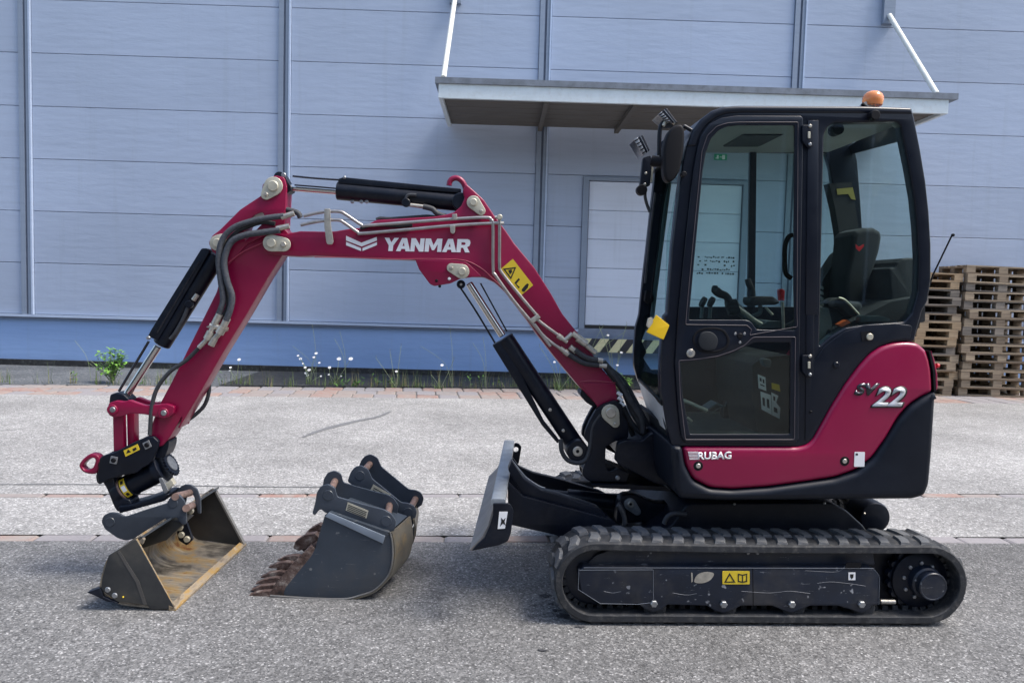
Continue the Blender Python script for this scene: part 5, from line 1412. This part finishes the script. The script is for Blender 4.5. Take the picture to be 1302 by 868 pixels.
# roof beacon
c = at(1110, 126, D0+.12)
bk_ = MB(); bk_.prism([at(x, y, D0+.10) for x, y in ((1098, 133), (1101, 129), (1112, 131), (1114, 143), (1103, 143))], (0, .04, 0))
br = bk_.build('beacon_bracket', ZINC, EX)
tubepx([(1096, 132), (1101, 137), (1106, 145)], D0+.09, .008, 'bracket_strap', TRIM, br)
cc_ = ZA((932, 136))[0]; disc('knob', TRIM, cc_[0], cc_[1], CN-.01, .022, .03, EX)
bea = bpy.data.materials.new('orange beacon lens'); bea.use_nodes = True
bb = bea.node_tree.nodes['Principled BSDF']; bb.inputs['Base Color'].default_value = (1, .38, .13, 1); bb.inputs['Roughness'].default_value = .12
bb.inputs['Transmission Weight'].default_value = .35; bb.inputs['Subsurface Weight'].default_value = .3; bb.inputs['Subsurface Radius'].default_value = (.05, .02, .01)
MB().lathe(c+Vector((0, 0, -.03)), (0, 0, 1), [(0, .040), (.02, .046), (.036, .045), (.05, .039), (.06, .028), (.066, .012), (.067, .0)], 24).build('beacon_lens', bea, br)
# mirror, brackets and work lamps
mr_ = P('mirror', TRIM, [Vector(p) for p in catmull(ZP((272, 520), (278, 400), (310, 300), (365, 245), (415, 240), (438, 290), (432, 420), (405, 580), (365, 660), (315, 690), (278, 640)), 4)], CN-.03, CN+.03, bevel=.012, bseg=3)
tubepx(ZP((430, 250), (465, 270), (490, 285)), CN+.01, .009, 'mirror_bracket', BLACK, mr_)
c = ZP((420, 635))[0]; disc('knob', TRIM, c[0], c[1], CN-.01, .012, .03, mr_)
c = ZP((210, 530))[0]
MB().tube([at(*ZP((180, 525))[0], CN+.05), at(*ZP((300, 545))[0], CN+.02)], [.026, .02], 14).build('mirror_joint', TRIM, mr_)
tubepx(ZP((235, 480), (240, 300), (255, 240), (290, 212), (330, 215), (355, 235)), CN+.10, .010, 'lamp_bracket', BLACK)
tubepx(ZP((268, 250), (290, 215), (325, 208), (360, 232)), CN+.09, .008, 'lamp_bracket', PINM)
tubepx(ZP((240, 480), (300, 520), (380, 500), (440, 420)), CN+.12, .012, 'lamp_bracket', BLACK)
P('lamp_bracket', BLACK, rounded(ZP((110, 500), (170, 480), (180, 560), (165, 720), (110, 740), (85, 720)), 2), CN+.42, CN+.45, bevel=.003)
c = ZP((90, 760))[0]; disc('knob', TRIM, c[0], c[1], CN+.42, .026, .04)
for x, y in ((131, 622), (123, 708)):
    c = ZP((x, y))[0]; disc('bolt', ZINC, c[0], c[1], CN+.42, .007, .004, n=8)
P('lamp_bracket', PINM, rounded(ZP((172, 500), (195, 500), (185, 690), (170, 690)), 1.5), CN+.45, CN+.47, bevel=.002)
tubepx(ZP((130, 740), (125, 800), (140, 868), (165, 930)), CN+.45, .008, 'lamp_cable', HOSE)
def lamp(conv, body, lens, d):
    lb_ = P('work_lamp', BLACK, rounded(conv(*body), 1.5), d, d+.12, bevel=.004)
    a, b, c_, e = [Vector(p) for p in conv(*body)]
    P('lamp_lens', BOLT, [a, a+(b-a)*.42, e+(c_-e)*.42, e], d-.002, d+.122, parent=lb_, ref=d, bevel=.001)
    P('cooling_rib', BOLT, [a+(b-a)*.68, a+(b-a)*.74, e+(c_-e)*.74, e+(c_-e)*.68], d-.003, d+.0, parent=lb_)
    fins = []
    a, b, c_, e = [Vector(p) for p in conv(*body)]
    for k in range(5):
        t = (k+.5)/5; p = a+(e-a)*t; q = b+(c_-b)*t
        tubepx([tuple(p+(q-p)*.0), tuple(p+(q-p)*.42)], d-.003, .003, 'lamp_fin', TRIM, lb_, n=6, smooth=False)
lamp(ZP, ((228, 160), (295, 105), (385, 225), (300, 225)), ((228, 150), (242, 148), (298, 222), (285, 228)), CN+.08)
lamp(ZP, ((35, 355), (110, 318), (165, 440), (110, 480)), ((32, 362), (50, 352), (118, 475), (105, 482)), CN+.40)
# yellow tag
P('yellow_tag', YTAG, rounded(ZB((155, 57), (202, 95), (180, 147), (120, 120)), 1), D0+.04, D0+.055, bevel=.002)
P('tag_clip', PINM, rounded(ZB((127, 70), (140, 66), (143, 85), (128, 105), (121, 95)), 1), D0+.04, D0+.06)
# antenna
tubepx([(1180, 368), (1186, 350), (1211, 298)], D0+.55, .0045, 'antenna', TRIM, n=8, smooth=False)
disc('antenna_tip', TRIM, 1211, 299, D0+.55, .008, .012)

# ---------------------------------------------------------------- seat and controls
SD = D0+.33
seat = P('seat', SEATM, rounded(ZJ((170, 600), (330, 560), (420, 560), (440, 640), (420, 720), (200, 740), (150, 680)), 5), SD, SD+.40, bevel=.03, bseg=3)
P('backrest', SEATM, rounded(ZJ((350, 105, 6), (372, 72, 6), (430, 50, 6), (500, 50, 6), (545, 75, 6), (556, 115), (540, 210), (505, 320), (465, 430), (435, 560), (420, 640), (330, 640), (300, 560), (300, 400), (335, 240)), 3), SD+.12, SD+.34, parent=seat, bevel=.025, bseg=3)
P('backrest_piping', REDKN, ZJ((370, 165), (392, 185), (425, 165), (425, 180), (395, 215), (370, 190)), SD+.015, SD+.021, parent=seat)
P('seat_back_shell', INTR, rounded(ZJ((125, 460), (150, 400), (260, 230), (290, 210), (320, 260), (300, 400), (300, 640), (130, 660)), 3), SD+.30, SD+.42, parent=seat, ref=SD+.30)
P('armrest', INTR, rounded(ZJ((170, 575, 5), (200, 540), (270, 530), (320, 570), (400, 650), (370, 690), (300, 640), (260, 600), (190, 610)), 4), SD-.06, SD+.01, parent=seat, bevel=.008)
tubepx(ZJ((250, 535), (300, 555), (400, 660)), SD-.065, .006, 'arm_trim', PINM, seat, n=8)
P('seat_suspension', INTG, rounded(ZJ((115, 600), (180, 600), (205, 700), (205, 790), (115, 850)), 3), SD-.05, SD+.1, parent=seat)
for k in range(4):
    P('bellows', INTG, rounded(ZJ((112, 440+k*38), (145, 455+k*38), (150, 478+k*38), (112, 465+k*38)), 1.5), SD-.08, SD, parent=seat)
P('rear_box', INTR, rounded(ZJ((600, 330), (640, 325), (655, 290, 8), (690, 262, 8), (740, 258), (830, 262), (835, 640), (620, 640)), 3), D0+.30, D0+.75, ref=D0+.30, bevel=.01)
P('rear_console', INTR, rounded(ZJ((420, 650), (600, 560), (830, 520), (830, 700), (400, 740), (200, 820), (210, 760)), 3), D0+.2, D0+.8, ref=D0+.22)
P('red_lever', ORANGE, rounded(ZJ((250, 720), (310, 685), (335, 705), (270, 735)), 1.5), D0+.2, D0+.24)
P('side_tube', INTG, rounded(ZJ((410, 655), (560, 660), (610, 680), (600, 695), (400, 700)), 2), D0+.15, D0+.2)
# far rear pillar padding with the belt and yellow label
P('rear_pillar', INTR, ZJ((175, -270+20), (330, -260), (345, -150), (370, 20), (382, 110), (250, 240), (245, 100), (215, -80)), CF-.12, CF-.05, ref=CF-.10)
P('yellow_label', paint('aged yellow label', (.28, .24, .05), .6), ZJ((235, -215), (345, -225), (365, -140), (335, -145), (315, -180), (240, -175)), CF-.125, CF-.121, ref=CF-.12)
c = ZJ((255, -300+22))[0]
P('work_light_inside', TRIM, circ(1066, 164, 7.5, 14), CN+.08, CN+.13)
# joysticks
def stick(pts, rs, d, conv, name='joystick', mat=INTR):
    L = [at(*p, d) for p in conv(*pts)]
    L = catmull([tuple(q) for q in L], 4, False)
    n = len(L); R2 = [rs[min(int(i/(n-1)*(len(rs)-1)), len(rs)-2)]+(rs[min(int(i/(n-1)*(len(rs)-1)), len(rs)-2)+1]-rs[min(int(i/(n-1)*(len(rs)-1)), len(rs)-2)])*((i/(n-1)*(len(rs)-1)) % 1) for i in range(n)]
    return MB().tube(L, R2, 12).build(name, mat, EX)
stick(((355, 310), (360, 350), (400, 385), (460, 410), (485, 460)), (.010, .022, .02, .018, .02), D0+.25, ZK)
for k in range(3):
    stick(((455+k*12, 482+k*34), (550+k*14, 470+k*36)), (.02, .02), D0+.25, ZK, 'boot')
tubepx(ZK((560, 510), (640, 570), (720, 630), (800, 675)), D0+.25, .010, 'control_tube', PINM, n=8)
tubepx(ZK((520, 470), (600, 560), (700, 640), (760, 690)), D0+.27, .022, 'console_arm', INTG, n=10)
stick(((655, 250), (670, 300), (700, 350), (700, 420)), (.016, .018, .014, .016), D0+.68, ZK)
P('console_pad', INTR, rounded(ZK((670, 420), (740, 410), (880, 410), (945, 465), (900, 490), (780, 490), (690, 500), (668, 470)), 3), D0+.60, D0+.72, ref=D0+.62, bevel=.006)
tubepx(ZK((770, 490), (770, 560), (700, 590)), D0+.64, .012, 'control_tube', INTG, n=8)
tubepx(ZK((820, 510), (885, 580)), D0+.62, .007, 'control_tube', PINM, n=8)
tubepx(ZK((975, 460), (982, 600), (985, 710)), D0+.3, .008, 'lever_rod', ZINC, n=8)
P('lever_knob', REDKN, rounded(ZK((945, 355, 3), (960, 342, 3), (985, 342, 3), (1000, 358, 3), (995, 450, 3), (955, 452, 3)), 1.5), D0+.28, D0+.31, bevel=.004)
for x0_ in (225, 300):
    stick(((x0_+5, 455), (x0_+35, 470)), (.028, .028), D0+.55, ZK, 'travel_knob')
    tubepx(ZK((x0_+15, 490), (x0_+5, 610)), D0+.55, .010, 'travel_lever', INTG, n=8)
P('seat_base_cover', INTR, rounded(ZL((560, 250), (640, 200), (840, 180), (840, 770), (600, 770), (560, 500)), 3), D0+.28, D0+.85, ref=D0+.28)
P('front_cover', INTR, ZL((350, 560), (505, 235), (560, 240), (560, 770), (340, 770)), D0+.70, D0+.74)
P('console_sheet', INTG, ZK((840, 640), (960, 640), (960, 700), (760, 700)), D0+.22, D0+.5, ref=D0+.22)
# stickers on the seat base
for pts, holes in ((((600, 322), (655, 345), (662, 445), (606, 425)), [((612, 345), (628, 352), (630, 378), (614, 372)), ((634, 356), (648, 362), (650, 392), (636, 386)), ((616, 392), (650, 405), (651, 415), (618, 402))]),
                   (((620, 448), (695, 475), (702, 620), (628, 580)), [((632, 490), (652, 498), (655, 560), (636, 550)), ((664, 500), (684, 508), (688, 575), (668, 566))]),
                   (((700, 455), (750, 480), (735, 530), (765, 570), (760, 650), (706, 622)), [((712, 480), (730, 490), (728, 520), (714, 512)), ((716, 560), (745, 575), (748, 612), (718, 598))])):
    P('white_sticker', WHITE, ZL(*pts), D0+.276, D0+.279, holes=[ZL(*h_) for h_ in holes])
P('yellow_sticker', YEL, ZL((700, 385), (758, 400), (765, 450), (704, 430)), D0+.276, D0+.279)
P('cup', INTG, rounded(ZL((636, 215), (650, 208), (690, 210), (702, 225), (695, 275), (650, 270)), 3), D0+.2, D0+.25, bevel=.004)
# pedals
tubepx(ZL((52, 515), (130, 548), (225, 590)), D0+.3, .010, 'pedal_bar', PINM, n=8)
P('pedal', INTG, rounded(ZL((200, 595), (300, 530), (350, 555), (270, 605)), 2), D0+.3, D0+.4, holes=[ZL((228, 592), (298, 545), (332, 558), (268, 596))], bevel=.002)
tubepx(ZL((80, 640), (115, 668)), D0+.22, .006, 'pedal_stop', PINM, n=8)
tubepx(ZL((505, 235), (430, 400), (355, 560)), D0+.695, .004, 'cover_edge', INTG, n=6)

# ================================================================== SPARE BUCKETS
def spare(px_base, near_d, width, sdx, label, conv, side, ear1, ear2d, group, lip=True, dy=0, name='digging_bucket', pins=None, teeth=None, sticker=None, brand=True):
    pass
SB = Frame(-.02, (0, 0, 0))
g = SB.ground(400, 760)
S0 = g.y
F1 = Frame(-.02, Vector((g.x, S0+.15, 0)))
B1 = thing('digging_bucket', 'blue grey digging bucket with rusty teeth lying on the asphalt, nearest spare', 'excavator bucket', F1.world_base(), -.02, 'spare buckets lying on the asphalt')
def Q(fr, name, mat, outer, d0, d1, parent, **k): return plate(name, parent, mat, outer, d0, d1, fr=fr, **k)
S1 = S0+.27
sdx = .05                                         # the bucket is turned a little on the ground
side1 = rounded(ZH((385, 330), (395, 322), (660, 400), (672, 420), (682, 450), (684, 520, 10), (664, 588, 12), (605, 648, 12), (540, 674, 10), (470, 688), (330, 686), (205, 674), (215, 640), (330, 500), (345, 470)), 4)
sp1 = Q(F1, 'side_plate', BLUEG, side1, S0, S0+.012, B1, bevel=.002)
curve1 = catmull(ZH((672, 400), (682, 450), (682, 520), (662, 590), (605, 650), (540, 675), (470, 690), (330, 687), (150, 676)), 5, False)
def Fp(fr, pts, d, dx=0.0, dz=0.0):
    out = []
    for p in pts:
        q = fr.at(p[0], p[1], d); out.append(q)
    return out
n3 = Fp(F1, curve1, S0)
f3 = [q+Vector((sdx, S1-S0, 0)) for q in n3]
SHELL = paint('worn yellowed bucket back', (.16, .145, .115), .42, .35, var=.4, scale=6, dirt=(.36, .24, .09), dirt_amt=.6)
MB().sheet(n3, f3, .010).build('bucket_shell', SHELL, B1, ang=50)
MB().prism([F1.at(p[0], p[1], S0)+Vector((sdx, S1-S0, 0)) for p in side1], (0, -.012, 0)).build('side_plate', BLUEG, B1)
# top bar of the bucket
tb1 = Fp(F1, ZH((385, 325), (405, 310), (665, 400), (640, 440)), S0-.004)
MB().prism(tb1, (sdx, S1-S0+.008, 0)).build('top_bar', BLUEG, B1)
Q(F1, 'edge_bar', paint('light grey edge bar', (.22, .26, .31), .35, .2, var=.15, scale=8), ZH((388, 330), (405, 312), (650, 415), (640, 448)), S0-.008, S0-.001, B1, bevel=.001)
# worn rim along the curve of the side plate
MB().tube([q+Vector((0, -.002, .003)) for q in n3], .0045, 6).build('plate_rim', STEEL, B1)
ear1 = rounded(ZH((332, 318), (345, 270), (352, 225), (370, 198, 8), (400, 190, 8), (430, 205), (440, 245), (600, 290), (645, 300), (675, 318, 8), (697, 350, 8), (690, 390, 8), (660, 405), (385, 312), (372, 298), (358, 305), (345, 325)), 3)
E0 = S0+.02
e1_ = Q(F1, 'bucket_ear', BLUEE, ear1, E0, E0+.014, B1, bevel=.002)
E1 = E0+.24
ex = [F1.at(p[0], p[1], E0) for p in ear1]
off1 = F1.at(*ZH((430, 175))[0], E1)-F1.at(*ZH((402, 236))[0], E0)
MB().prism([q+off1 for q in ex], (0, .014, 0)).build('bucket_ear', BLUEE, B1)
for x, y in ((402, 238), (655, 350)):
    a = F1.at(*ZH((x, y))[0], E0)
    MB().tube([a+Vector((0, .008, 0)), a+off1+Vector((0, .01, 0))], .0175, 16).build('bucket_pin', RUSTP, B1)
    MB().lathe(a, (0, -1, 0), [(0, .026), (.003, .024)], 20).build('pin_boss', BLUEE, B1)
stk = Q(F1, 'label_plate', PINM, ZH((487, 268), (577, 305), (568, 338), (478, 303)), E0-.0025, E0-.0005, B1)
for k in range(4):
    xs = 490-k*2; y = 278+k*7
    Q(F1, 'plate_print', DECBLACK, ZH((xs, y), (xs+80, y+33), (xs+79, y+36), (xs-1, y+3)), E0-.0035, E0-.0022, stk)
def teeth_set(parent, fr, lip_n, lip_f, n, size):
    """teeth along the lip from near to far; each a tapered rusty wedge"""
    for k in range(n):
        t = (k+.5)/n; p = lip_n.lerp(lip_f, t)
        L, w, h = size*random.uniform(.9, 1.08), size*.30, size*.36
        dirv = Vector((-1, 0, -.18+random.uniform(-.06, .12))).normalized(); up_ = Vector((dirv.z, 0, -dirv.x)); up_ = up_ if up_.z > 0 else -up_
        mb = MB(); base = p+dirv*(-.03)
        q = []
        for (l, hh_, ww) in ((0, h, w), (L*.45, h*.8, w*1.0), (L, h*.12, w*.75)):
            c = base+dirv*l
            q.append([c+Vector((0, -ww/2, 0))-up_*hh_/2, c+Vector((0, ww/2, 0))-up_*hh_/2, c+Vector((0, ww/2, 0))+up_*hh_/2, c+Vector((0, -ww/2, 0))+up_*hh_/2])
        for i in range(2): mb.loft(q[i], q[i+1], closed=True)
        mb.add(q[0], [(0, 1, 2, 3)]); mb.add(q[2], [(3, 2, 1, 0)])
        mb.build('bucket_tooth', RUST, parent, ang=25)
lipn = F1.at(*ZH((205, 660))[0], S0+.02); lipf = lipn+Vector((sdx, S1-S0-.04, 0))
Q(F1, 'cutting_lip', RUST, rounded(ZH((345, 470), (335, 500), (218, 640), (205, 672), (140, 672), (185, 610), (250, 530), (325, 455)), 2), S0+.001, S0+.03, B1, bevel=.002)
MB().hexa([lipn+Vector((-.07, -.02, -.02)), lipn+Vector((.08, -.02, -.022)), lipf+Vector((.08, .02, -.022)), lipf+Vector((-.07, .02, -.02)), lipn+Vector((-.07, -.02, -.008)), lipn+Vector((.08, -.02, -.006)), lipf+Vector((.08, .02, -.006)), lipf+Vector((-.07, .02, -.008))]).build('lip_plate', RUST, B1)
def px_tooth(fr, parent, pts, d, w):
    A = [fr.at(*p, d) for p in ZH(*pts)]
    MB().prism(A, (.0, w, 0)).build('bucket_tooth', RUST, parent, ang=25)
for pts, dd in ((((38, 682), (80, 664), (130, 656), (215, 655), (212, 674), (120, 680)), .0), (((62, 652), (105, 634), (160, 628), (222, 632), (220, 648), (130, 652)), .045),
                (((82, 624), (120, 606), (170, 598), (235, 604), (230, 622), (140, 626)), .09), (((105, 596), (140, 578), (190, 570), (250, 578), (245, 596), (160, 598)), .135),
                (((140, 552), (175, 536), (215, 528), (275, 538), (270, 556), (190, 558)), .18), (((178, 522), (215, 506), (255, 500), (315, 510), (308, 526), (230, 526)), .22)):
    px_tooth(F1, B1, pts, S0+.005+dd, .034)
    px_tooth(F1, B1, [(x+34, y+9) for x, y in pts[:3]]+[(x, y+9) for x, y in pts[3:]], S0+.012+dd, .02)
MB().prism([F1.at(*p, S0+.04) for p in ZH((325, 455), (350, 468), (220, 640), (190, 650), (165, 630), (240, 540))], (sdx*.8, S1-S0-.06, 0)).build('inner_lip', RUST, B1)

# second spare bucket, behind and to the right
F2 = Frame(.053-.0, (0, 0, 0))
b2g = F2.ground(470, 722)
T0 = F2.at(456, 604, S0+.42).y + 0
T0 = S0+.36
F2 = Frame(.0, Vector((F2.at(470, 700, T0).x, T0+.13, 0)))
B2 = thing('digging_bucket', 'narrow blue grey digging bucket with a yellowed back, standing behind the other spare bucket', 'excavator bucket', F2.world_base(), 0.0, 'spare buckets lying on the asphalt')
G0 = T0
earb = rounded(ZH((485, 178), (500, 135), (518, 115, 8), (545, 108, 8), (575, 125), (592, 165), (720, 270), (750, 272), (775, 285, 8), (788, 310, 8), (780, 340, 8), (755, 355), (715, 350), (600, 260)), 3)
Q(F2, 'bucket_ear', BLUEE, earb, G0, G0+.014, B2, bevel=.002)
exb = [F2.at(p[0], p[1], G0) for p in earb]
G1 = G0+.22
off2 = F2.at(*ZH((580, 100))[0], G1)-F2.at(*ZH((537, 150))[0], G0)
MB().prism([q+off2 for q in exb], (0, .014, 0)).build('bucket_ear', BLUEE, B2)
for x, y in ((540, 152), (750, 312)):
    a = F2.at(*ZH((x, y))[0], G0)
    MB().tube([a+Vector((0, .008, 0)), a+off2+Vector((0, .01, 0))], .0175, 16).build('bucket_pin', RUSTP, B2)
    MB().lathe(a, (0, -1, 0), [(0, .026), (.003, .024)], 20).build('pin_boss', BLUEE, B2)
lp = Q(F2, 'label_plate', PINM, ZH((598, 190), (675, 235), (662, 268), (582, 222)), G0-.0025, G0-.0005, B2)
for k in range(3):
    Q(F2, 'plate_print', DECBLACK, ZH((600-k*3, 203+k*9), (665-k*3, 240+k*9), (664-k*3, 243+k*9), (599-k*3, 206+k*9)), G0-.0035, G0-.0022, lp)
sideb = rounded(ZH((470, 300), (560, 300), (740, 355), (765, 370), (768, 420), (745, 480), (700, 530), (640, 560), (500, 570), (300, 560), (330, 520)), 4)
Q(F2, 'side_plate', BLUEG, sideb, G0-.03, G0-.018, B2, bevel=.002)
cb = catmull(ZH((770, 345), (778, 390), (765, 440), (735, 492), (690, 540), (620, 565), (500, 572)), 5, False)
nb = Fp(F2, cb, G0-.03); fb = [q+Vector((-.02, .30, 0)) for q in nb]
MB().sheet(nb, fb, .010).build('bucket_shell', SHELL, B2, ang=50)
MB().prism([F2.at(p[0], p[1], G0-.03)+Vector((-.02, .29, 0)) for p in sideb], (0, .012, 0)).build('side_plate', BLUEG, B2)
def px_tooth2(pts, d, w):
    A = [F2.at(*p, d) for p in ZH(*pts)]
    MB().prism(A, (.0, w, 0)).build('bucket_tooth', RUST, B2, ang=25)
px_tooth2(((250, 468), (258, 440), (300, 412), (345, 405), (360, 425), (310, 465), (275, 480)), G0+.0, .05)
px_tooth2(((310, 402), (322, 385), (360, 365), (380, 370), (385, 395), (345, 402)), G0+.12, .05)
px_tooth2(((265, 450), (300, 425), (400, 420), (410, 520), (330, 520)), G0+.02, .25)

# ================================================================== PLANTS ALONG THE WALL
PY = L_pav2
def blade_(mb, base, h, lean, w, az):
    pts = []
    d = Vector((math.cos(az), math.sin(az), 0)); s = Vector((-d.y, d.x, 0))
    n = 4; V = []
    for i in range(n+1):
        t = i/n; c = base+Vector((0, 0, h*t))+d*(lean*t*t); ww = w*(1-t*.95)
        V += [c-s*ww/2, c+s*ww/2]
    mb.add(V, [(2*i, 2*i+1, 2*i+3, 2*i+2) for i in range(n)])
rg = random.Random(5)
mb1, mb2 = MB(), MB()
x = -9.5
while x < 9:
    dens = .55+.45*math.sin(x*1.7)*math.sin(x*.6+1)
    if x < -3.5: dens *= .45
    if rg.random() < dens:
        yb = (L_pav2(x) + rg.uniform(-.03, .25)); yb = min(yb, WALL_Y-.06)
        for k in range(rg.randint(3, 9)):
            (blade_)(mb1 if rg.random() < .6 else mb2, Vector((x+rg.uniform(-.06, .06), yb+rg.uniform(-.04, .04), -.005)), rg.uniform(.06, .28)*(1.7 if rg.random() < .1 else 1), rg.uniform(.01, .1), rg.uniform(.006, .012), rg.uniform(0, 2*PI))
    x += rg.uniform(.012, .045)
lw = MB(); x = -9.3
while x < 9:
    if rg.random() < (.25 if x < -3.5 else .75)*(.5+.5*math.sin(x*2.3+.5)):
        b0 = Vector((x, min(L_pav2(x)+rg.uniform(0, .3), WALL_Y-.1), 0)); n_ = rg.randint(6, 16)
        hh_ = rg.uniform(.05, .2)
        for k in range(n_):
            a = rg.uniform(0, 2*PI); leaf_b = b0+Vector((rg.uniform(-.05, .05), rg.uniform(-.03, .03), rg.uniform(0, hh_)))
            d = Vector((math.cos(a), math.sin(a), rg.uniform(.1, 1.0))).normalized(); s_ = Vector((-math.sin(a), math.cos(a), 0)); L_ = rg.uniform(.04, .10); w_ = L_*.35
            lw.add([leaf_b, leaf_b+d*L_*.5+s_*w_/2, leaf_b+d*L_, leaf_b+d*L_*.5-s_*w_/2], [(0, 1, 2, 3)])
    x += rg.uniform(.05, .22)
lw.build('ground_weeds', LEAF, None, fix=False, kind='stuff')
mb1.build('grass_tufts', GRASSG, None, fix=False, kind='stuff'); mb2.build('dry_grass_tufts', LEAFD, None, fix=False, kind='stuff')
def leaf(mb, base, d, L, w):
    d = d.normalized(); s = d.cross(Vector((0, 0, 1)))
    s = s.normalized() if s.length > .01 else Vector((1, 0, 0))
    u = s.cross(d)
    mb.add([base, base+d*L*.35+s*w/2+u*.1*L, base+d*L*.35-s*w/2+u*.1*L, base+d*L*.75+s*w*.35, base+d*L*.75-s*w*.35, base+d*L-u*.12*L], [(0, 1, 2), (1, 3, 4, 2), (3, 5, 4)])
def leafy(px, py, h, r, n, label, cat='weed', seed=1):
    rnd = random.Random(seed); q = WF.ground(px, py); q.y = min(q.y, WALL_Y-.2)
    root = thing('leafy_weed', label, cat, q, 0)
    st_, lf = MB(), MB()
    for k in range(n):
        az = rnd.uniform(0, 2*PI); rr = r*rnd.random()**.6; hh_ = h*rnd.uniform(.55, 1)*(1-.35*rr/r)
        top = Vector((rr*math.cos(az), rr*math.sin(az)*.6, hh_)); L = [Vector((0, 0, 0))+top*.0, top*.5+Vector((0, 0, hh_*.12)), top]
        st_.tube(L, [.005, .004, .002], 5)
        for j in range(14):
            t = rnd.uniform(.25, 1.0); b = L[0].lerp(L[1], t*2) if t < .5 else L[1].lerp(L[2], t*2-1)
            a2 = rnd.uniform(0, 2*PI); leaf(lf, b, Vector((math.cos(a2), math.sin(a2), rnd.uniform(-.3, .7))), rnd.uniform(.05, .10), rnd.uniform(.025, .05))
    st_.build('stem', STEMM, root, fix=False); lf.build('leaf', BRIGHTL, root, fix=False, kind='stuff')
BRIGHTL = paint('bright weed leaf', (.16, .34, .05), .55, var=.4, scale=30)
leafy(143, 487, .66, .34, 26, 'bushy bright green leafy weed against the blue plinth left of the excavator arm', 'weed', 11)
leafy(790, 497, .30, .25, 9, 'low grey green weed clump on the kerb beneath the cab windscreen', 'weed', 5)
leafy(1168, 497, .2, .12, 5, 'small green weed at the foot of the pallets behind the engine hood', 'weed', 8)
def daisies(px, py, heads, label, seed, group='flowering weeds along the wall'):
    """heads: list of (px, py, size) read off the picture at the plant's distance"""
    rnd = random.Random(seed); q = WF.ground(px, py); q.y = min(q.y, WALL_Y-.16)
    root = thing('flowering_weed', label, 'weed', q, 0, group)
    fr = Frame(0.0, q)
    for hx, hy, sz in heads:
        p = fr.at(hx, hy, q.y+rnd.uniform(-.05, .05))
        mid_ = Vector((p.x*.45+rnd.uniform(-.03, .03), rnd.uniform(-.02, .02), p.z*.55))
        s_ = MB().tube(catmull([(0, 0, 0), tuple(mid_), tuple(p)], 4, False), .0028, 5).build('stem', STEMM, root, fix=False)
        if sz <= 0:      # seed head: a thin tuft
            m_ = MB()
            for k in range(5): blade_(m_, p, .05, rnd.uniform(.0, .03), .004, rnd.uniform(0, 6.28))
            m_.build('seed_head', LEAFD, root, fix=False); continue
        m_ = MB(); r = sz*.78
        for k in range(11):
            a = 2*PI*k/11+rnd.uniform(-.1, .1); d = Vector((math.cos(a), math.sin(a)*.75, .65*math.sin(a))); s = Vector((-math.sin(a), math.cos(a)*.75, .65*math.cos(a)))
            m_.add([p+d*r*.1, p+d*r*.65+s*r*.27, p+d*r, p+d*r*.65-s*r*.27], [(0, 1, 2, 3)])
        m_.build('petals', PETAL, root, fix=False)
        MB().lathe(p+Vector((0, 0, -.004)), (0, -.75, .7), [(0, r*.2), (.006, r*.14)], 8).build('flower_centre', FLOWC, root)
    m_ = MB()
    for k in range(14): blade_(m_, Vector((rnd.uniform(-.08, .08), rnd.uniform(-.05, .05), 0)), rnd.uniform(.06, .2), rnd.uniform(.02, .09), .012, rnd.uniform(0, 6.28))
    m_.build('leaves', GRASSG, root, fix=False)
daisies(394, 489, [(379, 452, .026), (382, 456, .032), (402, 449, .035), (399, 454, .028), (388, 467, .03), (393, 470, .038), (389, 474, .035), (391, 477, .03), (406, 461, .026), (408, 478, .022), (385, 462, .02)], 'cluster of small white daisies growing thickly just right of the arm', 1)
daisies(424, 490, [(431, 456, .048), (446, 456, .048), (419, 467, .034), (418, 476, .022), (434, 478, .018)], 'two large white daisy heads side by side on tall stems at the wall', 2)
daisies(300, 488, [(304, 457, .036), (293, 467, .028), (292, 471, .02)], 'few white daisies beside the right edge of the arm', 3)
daisies(560, 494, [(562, 464, .036), (577, 457, -1), (548, 476, -1)], 'single white daisy on a thin stem left of the boom cylinder', 4)
daisies(504, 493, [(504, 472, .03), (510, 440, -1), (478, 455, -1), (496, 447, -1)], 'lone low white daisy among pale grass stalks at mid wall', 5)
daisies(712, 496, [(772, 425, -1), (705, 460, .03), (716, 445, -1), (686, 440, -1)], 'white flowered weed seen in the gap between boom and boom cylinder', 6)
daisies(782, 497, [(790, 448, .03), (785, 464, .028), (773, 426, .03), (762, 415, -1), (797, 412, -1)], 'tall white flowered weed in front of the striped dock bumper', 7)
def stalks(px, py, tops, label, seed):
    rnd = random.Random(seed); q = WF.ground(px, py); q.y = min(q.y, WALL_Y-.14); fr = Frame(0.0, q)
    root = thing('grass_stalk', label, 'grass stalk', q, 0, 'pale dry stalks along the wall')
    for hx, hy in tops:
        p = fr.at(hx, hy, q.y); mid_ = Vector((p.x*.25, 0, p.z*.6))
        MB().tube(catmull([(0, 0, 0), tuple(mid_), tuple(p)], 5, False), .0022, 5).build('stem', STEMM, root, fix=False)
stalks(116, 487, [(95, 433)], 'single pale stalk leaning left of the bushy green weed', 1)
stalks(402, 489, [(397, 412), (372, 440)], 'tall thin pale stalk rising out of the daisy cluster', 2)
stalks(440, 490, [(432, 421), (425, 430)], 'pair of curved pale stalks behind the two large daisies', 3)
stalks(575, 494, [(572, 415), (535, 440)], 'straight pale stalk reaching the cladding flashing left of the boom cylinder', 4)
stalks(618, 495, [(614, 428), (601, 436)], 'pale stalks just left of the boom cylinder rod', 5)
stalks(745, 496, [(797, 420), (768, 412), (752, 440)], 'pale stalks in front of the roller door', 6)
